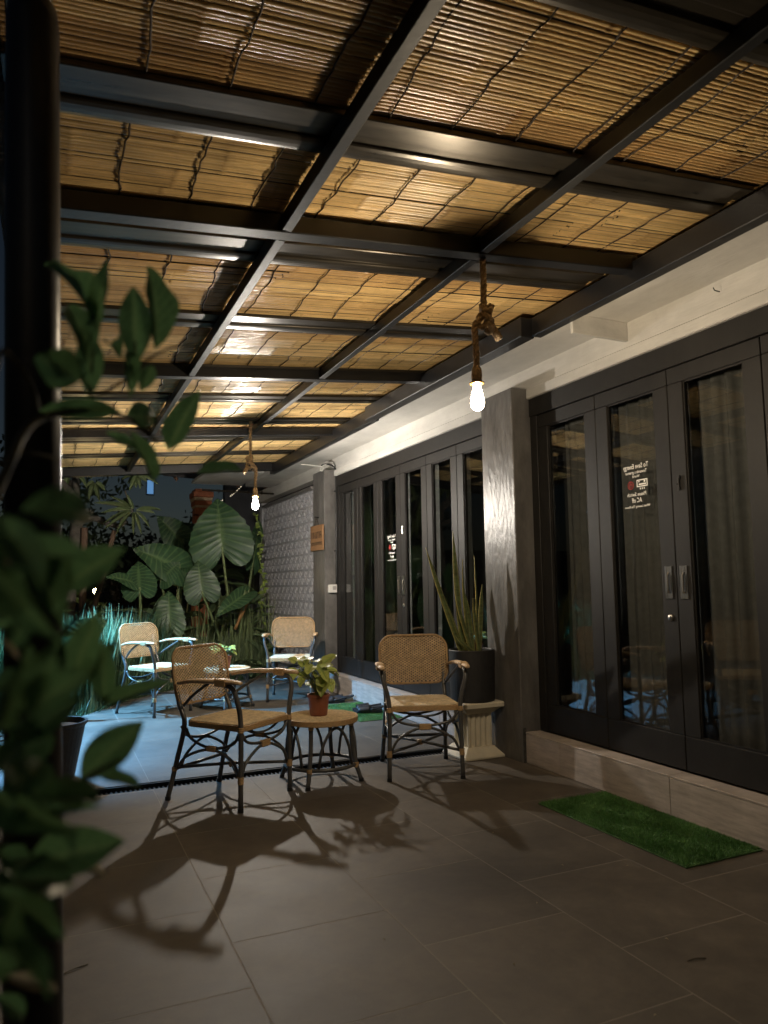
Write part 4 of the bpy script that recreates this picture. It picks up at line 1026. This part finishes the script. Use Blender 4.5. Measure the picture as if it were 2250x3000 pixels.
bushy('spiderwort', 'low leafy plant in the bed left of the far armchair', 1.95, 9.9, .05, 18, .5, .3, LG, .34, .05, 6)
bushy('shade_fern', 'drooping green plant at the foot of the grey screen', 2.35, 9.85, .0, 18, .6, .25, LG, .36, .06, 7)
bushy('croton', 'upright plant with thin bronze leaves near the small garden light', .55, 10.4, .15, 16, .35, .7, LEAF_L, .4, .05, 8)
for k, (bx, by, n_, rd, hg, ln_, wd_, lab) in enumerate((
        (.55, 11.6, 26, .7, 1.3, .55, .12, 'leafy dark shrub filling the gap under the frangipani'), (1.35, 11.0, 24, .6, 1.1, .5, .13, 'broad leaved shrub behind the torn elephant ear leaf'),
        (2.05, 11.4, 30, .6, 1.7, .6, .15, 'tall broad leaved shrub behind the largest elephant ear'), (2.75, 11.3, 28, .5, 1.9, .55, .12, 'tall leafy shrub between the vine and the screen'),
        (-.15, 10.6, 24, .6, 1.0, .5, .07, 'narrow leaved shrub behind the tall grass at the left'), (1.7, 10.5, 22, .5, .6, .45, .09, 'low leafy shrub under the drooping elephant ear leaf'))):
    bushy('garden_shrub', lab, bx, by, .1, n_, rd, hg, LG, ln_, wd_, 30+k, 'shrubs filling the garden bed', .75)
t = thing('dead_banana_leaf', 'orange brown dried leaf stalk leaning below the big elephant ear', 'leaf', (2.15, 9.72, .2))
m = MB(); m.tube(curve_pts([atY(508, 1360, 9.7), atY(520, 1330, 9.7), atY(535, 1296, 9.75)], 5), [.02]*5+[.03]*3+[.035, .03, .012], 7, flat=.5); m.build('stalk', dry_m, t, smooth=True)
t = thing('climbing_vine', 'light green vine of small leaves trailing at the corner of the screen', 'vine', (2.85, 10.05, .3)); rr = random.Random(11)
vp_ = curve_pts([atY(568, 1345, 10.0), atY(563, 1300, 10.0), atY(571, 1262, 10.0), atY(560, 1200, 10.0), atY(566, 1160, 10.05), atY(552, 1110, 10.1)], 8)
m = MB(); m.tube(vp_, .006, 5); m.build('stem', stem_m, t)
LV = LEAF_C.copy(); LV.materials.clear(); LV.materials.append(mat('vine_leaf', (.22, .30, .06), .5, var=.3, scale=20, trans=.3, obvar=.3))
for i in range(46):
    p = vp_[rr.randrange(len(vp_))]; dvec = Vector((rr.uniform(-1, 1), rr.uniform(-1, .3), rr.uniform(-.8, .6))).normalized()*rr.uniform(.05, .09)
    inst(LV, 'leaf', t, frame(p, p+dvec, Vector((0, -1, .6)), rr.uniform(.03, .05)))
# frangipani with thick grey branches and long leaves
t = thing('frangipani_tree', 'frangipani tree with knobbly grey branches and long narrow leaves at the left', 'tree', (.18, 11.0, -.1))
def limb(pts, r0, r1, m_=bark_m, nm='branch'):
    P = curve_pts([atY(x, y, Y) if len(p) == 3 else Vector(p) for p in pts for (x, y, Y) in [p]], 6)
    m = MB(); m.tube(P, [r0+(r1-r0)*i/(len(P)-1)*1.0+.006*math.sin(i*2.1) for i in range(len(P))], 9); return m.build(nm, m_, t, smooth=True)
limb([(150, 1420, 11), (148, 1300, 11), (158, 1210, 11), (166, 1130, 11), (160, 1085, 11)], .10, .085, nm='trunk')
limb([(166, 1135, 11), (158, 1080, 11), (138, 1052, 10.9), (112, 1030, 10.8)], .075, .06)
limb([(162, 1100, 11), (164, 1050, 11.1), (160, 1010, 11.2)], .055, .045)
limb([(168, 1125, 11), (150, 1110, 10.9), (128, 1100, 10.9)], .04, .03)
limb([(170, 1128, 11), (205, 1120, 10.9), (245, 1135, 10.8), (275, 1128, 10.7)], .045, .03)
limb([(262, 1130, 10.8), (258, 1090, 10.7), (288, 1118, 10.6), (270, 1060, 10.6)], .02, .014)
def rosette(cx, cy, Y, tips, wd, seed):
    rr = random.Random(seed); C0 = atY(cx, cy, Y)
    for (x, y) in tips:
        T = atY(x, y, Y+rr.uniform(-.15, .1)); inst(LEAF_L, 'leaf', t, frame(C0+(T-C0)*.08, T, CAMV(C0)+Vector((rr.uniform(-.3, .3), 0, .5)), wd*rr.uniform(.85, 1.15)))
rosette(289, 1102, 10.5, [(206, 1081), (219, 1104), (222, 1127), (226, 1139), (247, 1154), (337, 1106), (352, 1098), (326, 1138), (288, 1154), (306, 1152), (275, 1068), (240, 1070)], .052, 1)
rosette(296, 1022, 10.6, [(274, 1046), (280, 1058), (293, 1054), (304, 1056), (318, 1040), (262, 1034), (345, 1045), (335, 1010), (300, 985)], .06, 2)
rosette(150, 1005, 10.9, [(120, 1040), (140, 1060), (190, 1050), (200, 1030), (180, 1000), (112, 1020)], .085, 3)
rosette(205, 1040, 11.2, [(190, 1080), (215, 1082), (230, 1060), (185, 1050)], .07, 4)
t2 = thing('prop_post', 'brown wooden prop standing under the frangipani branches', 'post', atY(172, 1420, 10.9))
m = MB(); a, b_ = atY(182, 1140, 10.9), atY(176, 1420, 10.9); m.tube([a, b_], [.045, .05], 8); m.build('pole', wood_post_m, t2)
t2 = thing('leaning_prop_post', 'slanting wooden prop right of the upright one under the frangipani', 'post', atY(170, 1420, 10.7))
m = MB(); m.tube([atY(247, 1146, 10.7), atY(176, 1415, 10.6)], [.032, .04], 8); m.build('pole', wood_post_m, t2)
# small garden lights and the cool lamp behind the post
def lantern(p, label, col, strength, r, hgt):
    t = thing('garden_lamp', label, 'lamp', (p.x, p.y, -.1))
    m = MB(); m.tube([(p.x, p.y, -.1), (p.x, p.y, p.z-r)], .012, 8); m.build('stake', black_m, t)
    m = MB(); m.lathe([(r*.5, -r), (r, -r*.5), (r, r*.5), (r*.5, r)], tuple(p), 12); m.build('globe', emis('lantern_glow', col, strength), t, smooth=True)
    m = MB(); m.lathe([(r*1.3, r*1.02), (r*1.1, r*1.2), (r*.2, r*1.7)], tuple(p), 12); m.build('cap', black_m, t); return t
lantern(atY(208, 1277, 12.0), 'small warm garden lamp glowing among the plants at the left', (1., .75, .36), 160, .042, 1)
lantern(atY(405, 1262, 12.5), 'faint warm garden lamp behind the elephant ears', (1., .6, .28), 25, .022, 1)
LP = Vector((-.30, 7.75, 2.12))
t = thing('flood_lamp', 'cool white flood lamp on a dark pole at the garden edge, behind the near post', 'lamp', (LP.x, LP.y, -.1))
m = MB(); m.tube([(LP.x-.06, LP.y+.02, -.1), (LP.x-.06, LP.y+.02, LP.z+.05)], .025, 10); m.build('pole', black_m, t)
m = MB(); m.bbox((LP.x-.06, LP.y-.08, LP.z+.030), (LP.x+.08, LP.y+.08, LP.z+.07), .006); m.build('housing', black_m, t)
m = MB(); m.add([(LP.x-.04, LP.y-.06, LP.z+.027), (LP.x+.06, LP.y-.06, LP.z+.027), (LP.x+.06, LP.y+.06, LP.z+.027), (LP.x-.04, LP.y+.06, LP.z+.027)], [(0, 3, 2, 1)]); m.build('led_panel', emis('led_glow', (.45, .78, 1.), 12), t)
li = bpy.data.lights.new('flood_beam', 'SPOT'); li.energy = GARDEN; li.color = (.19, .55, 1.); li.spot_size = R_(104); li.spot_blend = .55; li.shadow_soft_size = .05
lo = bpy.data.objects.new('flood_beam', li); COL.objects.link(lo); lo.parent = t
dv = (Vector((.30, 7.55, 0))-LP).normalized(); lo.matrix_basis = wm(t).inverted() @ (Matrix.Translation(LP) @ dv.to_track_quat('-Z', 'Y').to_matrix().to_4x4())
# far background: dark boundary wall, neighbour roof, carved orange gate post, string of lights, trees
wl = MB(); wl.box((-14, 19, -.2), (20, 19.4, 2.2)); o = wl.build('boundary_wall', wall_far_m); tag(o, 'dark rendered boundary wall at the back of the garden', 'wall')
t = thing('carved_gate_post', 'carved orange gate post showing behind the big elephant ear leaf', 'post', (2.45, 13.3, -.1))
c = atY(436, 1100, 13.2); gx = c.x
m = MB(); m.bbox((gx-.13, 13.1, -.1), (gx+.13, 13.42, 2.62), .01); gp = m.build('shaft', orange_m, t)
m = MB(); m.bbox((gx-.15, 13.06, 2.66), (gx+.15, 13.46, 2.74), .008); m.bbox((gx-.175, 13.03, 2.80), (gx+.175, 13.49, 2.9), .008); m.bbox((gx-.14, 13.08, 2.905), (gx+.14, 13.44, 2.95), .008); m.build('cap', orange_m, t)
m = MB(); m.bbox((gx-.16, 13.045, 2.742), (gx+.16, 13.475, 2.798), .006); m.bbox((gx-.14, 13.08, 2.622), (gx+.14, 13.44, 2.658), .004); m.build('cream_band', cream_m, t)
m = MB()
for k in range(5): m.lathe([(.05, 0), (.045, .02), (.01, .035)], (gx-.12+(k % 2)*.14, 13.1, 1.95+k*.13), 8)
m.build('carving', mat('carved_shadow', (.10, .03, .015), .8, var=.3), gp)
t = thing('neighbour_roof', 'low dark eaves of the neighbouring house beyond the breeze block screen', 'roof', (4.0, 13, 2.4))
m = MB(); m.add([(1.6, 12.2, 3.02), (6.5, 12.2, 2.75), (6.5, 15.5, 4.1), (1.6, 15.5, 4.3), (1.6, 12.2, 3.08), (6.5, 12.2, 2.81), (6.5, 15.5, 4.16), (1.6, 15.5, 4.36)], [(0, 3, 2, 1), (4, 5, 6, 7), (0, 1, 5, 4), (1, 2, 6, 5), (2, 3, 7, 6), (3, 0, 4, 7)]); m.build('roof_slope', roof_m, t)
for k in range(9):
    x = 1.8+.5*k; m = MB(); m.tube([(x, 12.15, 2.98-.055*(x-1.6)), (x, 15.0, 4.05-.04*(x-1.6))], .035, 4); m.build('eave_rafter', mat('old_timber', (.20, .10, .055), .7, var=.3, scale=10), t)
m = MB(); m.box((2.9, 13.6, -.1), (6.5, 13.8, 3.2)); m.build('house_wall', wall_far_m, t)
m = MB(); a = atY(595, 1180, 13.59); m.bbox((a.x-.25, 13.55, 1.3), (a.x+.25, 13.598, 2.1), .01); m.build('window', mat('far_window', (.03, .03, .035), .2), t)
t = thing('lit_window', 'small bright blue window high in the dark behind the frangipani leaves', 'window', atY(325, 1052, 18.9))
c = atY(325, 1052, 18.9); m = MB(); m.bbox((c.x-.10, 18.93, c.z-.20), (c.x+.10, 18.985, c.z+.20), .01); m.build('frame', black_m, t)
m = MB(); m.box((c.x-.075, 18.91, c.z-.17), (c.x+.075, 18.929, c.z+.17)); m.build('pane', emis('blue_pane', (.22, .52, 1.), .45), t)
def strand(pts, label):
    P = [atY(x, y, Y) for x, y, Y in pts]; t = thing('string_lights', label, 'lights', P[0]); m = MB(); m.tube(curve_pts(P, 4), .006, 4); m.build('wire', black_m, t)
    for p in curve_pts(P, 3): m = MB(); m.lathe([(.002, -.010), (.007, -.005), (.007, .004), (.002, .009)], tuple(p-Vector((0, .01, .012))), 8); m.build('tiny_bulb', emis('tiny_glow', (1., .85, .6), 1.6), t)
strand([(474, 1082, 14), (484, 1078, 14), (494, 1075, 14)], 'short strand of tiny white lights right of the gate post')
strand([(498, 1070, 13), (508, 1062, 13), (520, 1050, 13)], 'short strand of tiny white lights beside the rope of the far pendant')
# dark trees in front of the boundary wall
def tree(x, y, h, r, label, seed, n=900):
    t = thing('dark_tree', label, 'tree', (x, y, -.1), group='dark trees behind the garden'); rr = random.Random(seed)
    m = MB(); m.tube(curve_pts([(x, y, -.1), (x+.1, y, h*.4), (x-.05, y, h*.75)], 5), [.14-.008*i for i in range(11)], 8); m.build('trunk', bark_m, t, smooth=True)
    for k in range(4):
        a = rr.uniform(0, 6.28); m = MB(); m.tube(curve_pts([(x, y, h*.45), (x+math.cos(a)*r*.4, y+math.sin(a)*r*.4, h*.65), (x+math.cos(a)*r*.8, y+math.sin(a)*r*.8, h*.85)], 4), .05, 6); m.build('limb', bark_m, t, smooth=True)
    m = MB()
    cl = [(x+rr.gauss(0, r*.45), y+rr.gauss(0, r*.45), h*.75+rr.gauss(0, h*.16)) for _ in range(26)]
    for i in range(n):
        c = cl[rr.randrange(len(cl))]; p = Vector((c[0]+rr.gauss(0, r*.18), c[1]+rr.gauss(0, r*.18), c[2]+rr.gauss(0, r*.15))); u = Vector((rr.gauss(0, 1), rr.gauss(0, 1), rr.gauss(0, 1))).normalized(); v = u.orthogonal().normalized(); L = rr.uniform(.10, .22)
        m.add([p-v*L*.25, p+u*L*.5, p+v*L*.25, p-u*L*.5], [(0, 1, 2, 3)])
    m.build('crown', dark_tree_m, t, kind='stuff')
tree(-.4, 14.5, 3.6, 1.5, 'dark leafy tree behind the frangipani at the far left', 1, 1800)
tree(1.2, 17.5, 2.6, 1.3, 'dark tree in the middle of the background behind the elephant ears', 2, 1300)
tree(3.2, 18.0, 2.5, 1.2, 'dark tree behind the orange gate post', 3, 1000)

# ------------------------------------------------------------------ foreground shrub, close to the lens
sh = thing('foreground_shrub', 'out of focus green leafy shrub close to the camera at the left', 'shrub', (-.30, .62, 0))
zA = lambda x, y: (.2756*x, 516.1+.2756*y)
zB = lambda x, y: (.39986*x, 1106+.39986*y)
k_px = 2250/1659/F_PX
def sleaf(b, t_, wpx, d, dt=0., me=None, nx=0., nz=.25):
    B = atD(*b, d); T = atD(*t_, d+dt); inst(me or random.choice((LEAF_A, LEAF_B)), 'leaf', sh, frame(B, T, CAMV(B)+Vector((nx, 0, nz)), wpx*k_px*d*1.12))
A_ = [((740, 650), (420, 45), 46, .80, .05, .5), ((765, 720), (820, 165), 40, .82, -.04, -.5), ((690, 945), (560, 410), 62, .78, .04, .2), ((705, 1235), (700, 700), 52, .80, .02, 0.), ((1060, 980), (1050, 355), 62, .84, .0, .1),
      ((1225, 860), (1230, 135), 64, .86, .03, .4), ((955, 935), (840, 735), 32, .85, .06, 0.), ((1005, 880), (1045, 1205), 32, .83, -.03, .3), ((1195, 985), (1105, 1195), 30, .86, .0, .2), ((625, 1110), (285, 920), 82, .70, -.03, .1),
      ((300, 1350), (965, 1340), 46, .74, .05, .1), ((985, 1400), (1250, 1370), 56, .86, .04, 0.), ((1320, 1660), (1545, 1165), 54, .90, .0, -.2), ((1010, 1500), (1280, 1950), 34, .88, .06, .2), ((1090, 1660), (830, 1500), 22, .86, .0, .3), ((760, 1180), (380, 870), 40, .72, .02, .3)]
for b, t_, wpx, d, dt, nx in A_: sleaf(zA(*b), zA(*t_), wpx, d, dt, None, nx)
sleaf((424, 1024), (532, 1008), 36, .95, .06, None, .1, .9)
B_ = [((272, 430), (232, 125), 50, .66), ((345, 405), (655, 195), 76, .68), ((385, 905), (520, 560), 66, .66), ((555, 700), (560, 1065), 52, .70), ((95, 1235), (440, 985), 60, .62), ((430, 1445), (768, 1130), 78, .64),
      ((510, 1425), (795, 1468), 28, .66), ((-10, 1625), (510, 1580), 42, .60), ((-40, 1670), (275, 1680), 50, .56), ((140, 1905), (655, 1775), 92, .60), ((300, 1000), (640, 690), 44, .7), ((560, 1040), (900, 900), 34, .75),
      ((40, 760), (170, 520), 44, .58), ((-20, 980), (150, 860), 60, .56), ((60, 1130), (230, 960), 70, .58), ((-30, 1400), (120, 1250), 70, .58), ((0, 300), (90, 90), 60, .6), ((-30, 640), (60, 380), 60, .6), ((200, 940), (330, 690), 60, .62), ((180, 1240), (60, 1090), 54, .6), ((-30, 1830), (180, 1960), 60, .58), ((20, 1900), (140, 2130), 50, .6)]
for b, t_, wpx, d in B_: sleaf(zB(*b), zB(*t_), wpx, d, random.uniform(-.04, .05), None, random.uniform(-.3, .5), random.uniform(0, .5))
for b, t_, wpx, d in (((420, 1895), (580, 1968), 20, .62), ((-10, 310), (75, 255), 14, .55), ((30, 345), (145, 440), 16, .56), ((0, 680), (110, 800), 15, .55)): sleaf(zB(*b), zB(*t_), wpx, d, .01, LEAF_P)
sleaf((10, 2108), (132, 2138), 30, .60, .02, LEAF_P); sleaf((-10, 2150), (60, 2200), 40, .55, .02)
rz_ = random.Random(77)
for i in range(24):
    yy = rz_.uniform(1000, 2150); xx = rz_.uniform(-60, 95) if yy > 1250 else rz_.uniform(-60, 60); a = rz_.uniform(-1.2, 1.2); L = rz_.uniform(120, 210)
    sleaf((xx, yy), (xx+L*math.cos(a), yy-L*math.sin(a)), rz_.uniform(56, 88), rz_.uniform(.42, .6), rz_.uniform(-.06, .06), None, rz_.uniform(-.6, .6), rz_.uniform(-.1, .7))
def stw(pts, d, r):
    m = MB(); P = curve_pts([atD(x, y, d[i] if isinstance(d, list) else d) for i, (x, y) in enumerate(pts)], 5); m.tube(P, [r-(r*.5)*i/len(P) for i in range(len(P))], 6); m.build('twig', twig_m, sh, smooth=True)
stw([(-60, 1180), (20, 1000), (60, 925), (115, 895), (200, 888), (280, 905), (340, 955)], [.62, .66, .70, .74, .78, .86, .9], .005)
stw([zA(700, 1240), zA(830, 1200), zA(1010, 1080), zA(1200, 920), zA(1380, 845), zA(1560, 830)], [.80, .82, .84, .86, .88, .9], .0022)
stw([(-60, 1180), (-10, 790), zA(120, 960), zA(260, 1180), zA(300, 1350)], [.62, .66, .7, .72, .74], .0035)
stw([(-40, 1020), zA(120, 1690), zA(300, 1690), zA(520, 1745)], [.66, .68, .7, .74], .0025)
stw([zA(700, 1240), zA(720, 1000), zA(750, 660)], [.8, .8, .8], .002); stw([zA(1060, 1080), zA(1060, 800)], [.84, .84], .002)
stw([(-60, 1700), (30, 1500), (110, 1400), (200, 1290), (230, 1230)], [.58, .6, .63, .66, .68], .004)
stw([(-60, 1900), (60, 1760), (170, 1690), (260, 1640)], [.56, .58, .6, .64], .0035); stw([(-60, 2100), (60, 1900), (130, 1870)], [.56, .58, .6], .003)
rt = Vector((-.30, .62, .30))
m = MB()
for (x, y, d) in ((-60, 1180, .62), (-60, 1700, .58), (-60, 1900, .56), (-60, 2100, .56), (-40, 1020, .66)):
    e = atD(x, y, d); m.tube(curve_pts([rt, rt.lerp(e, .5)+Vector((-.03, 0, .03)), e], 6), .006, 6)
m.build('trunk', twig_m, sh, smooth=True)
t = thing('shrub_planter', 'dark planter at the left foreground holding the shrub', 'planter', (-.30, .62, 0))
m = MB(); m.lathe([(.10, 0), (.14, .30), (.15, .31), (.135, .31), (.13, .28)], (-.30, .62, 0), 28); m.build('pot_wall', pot_m, t)
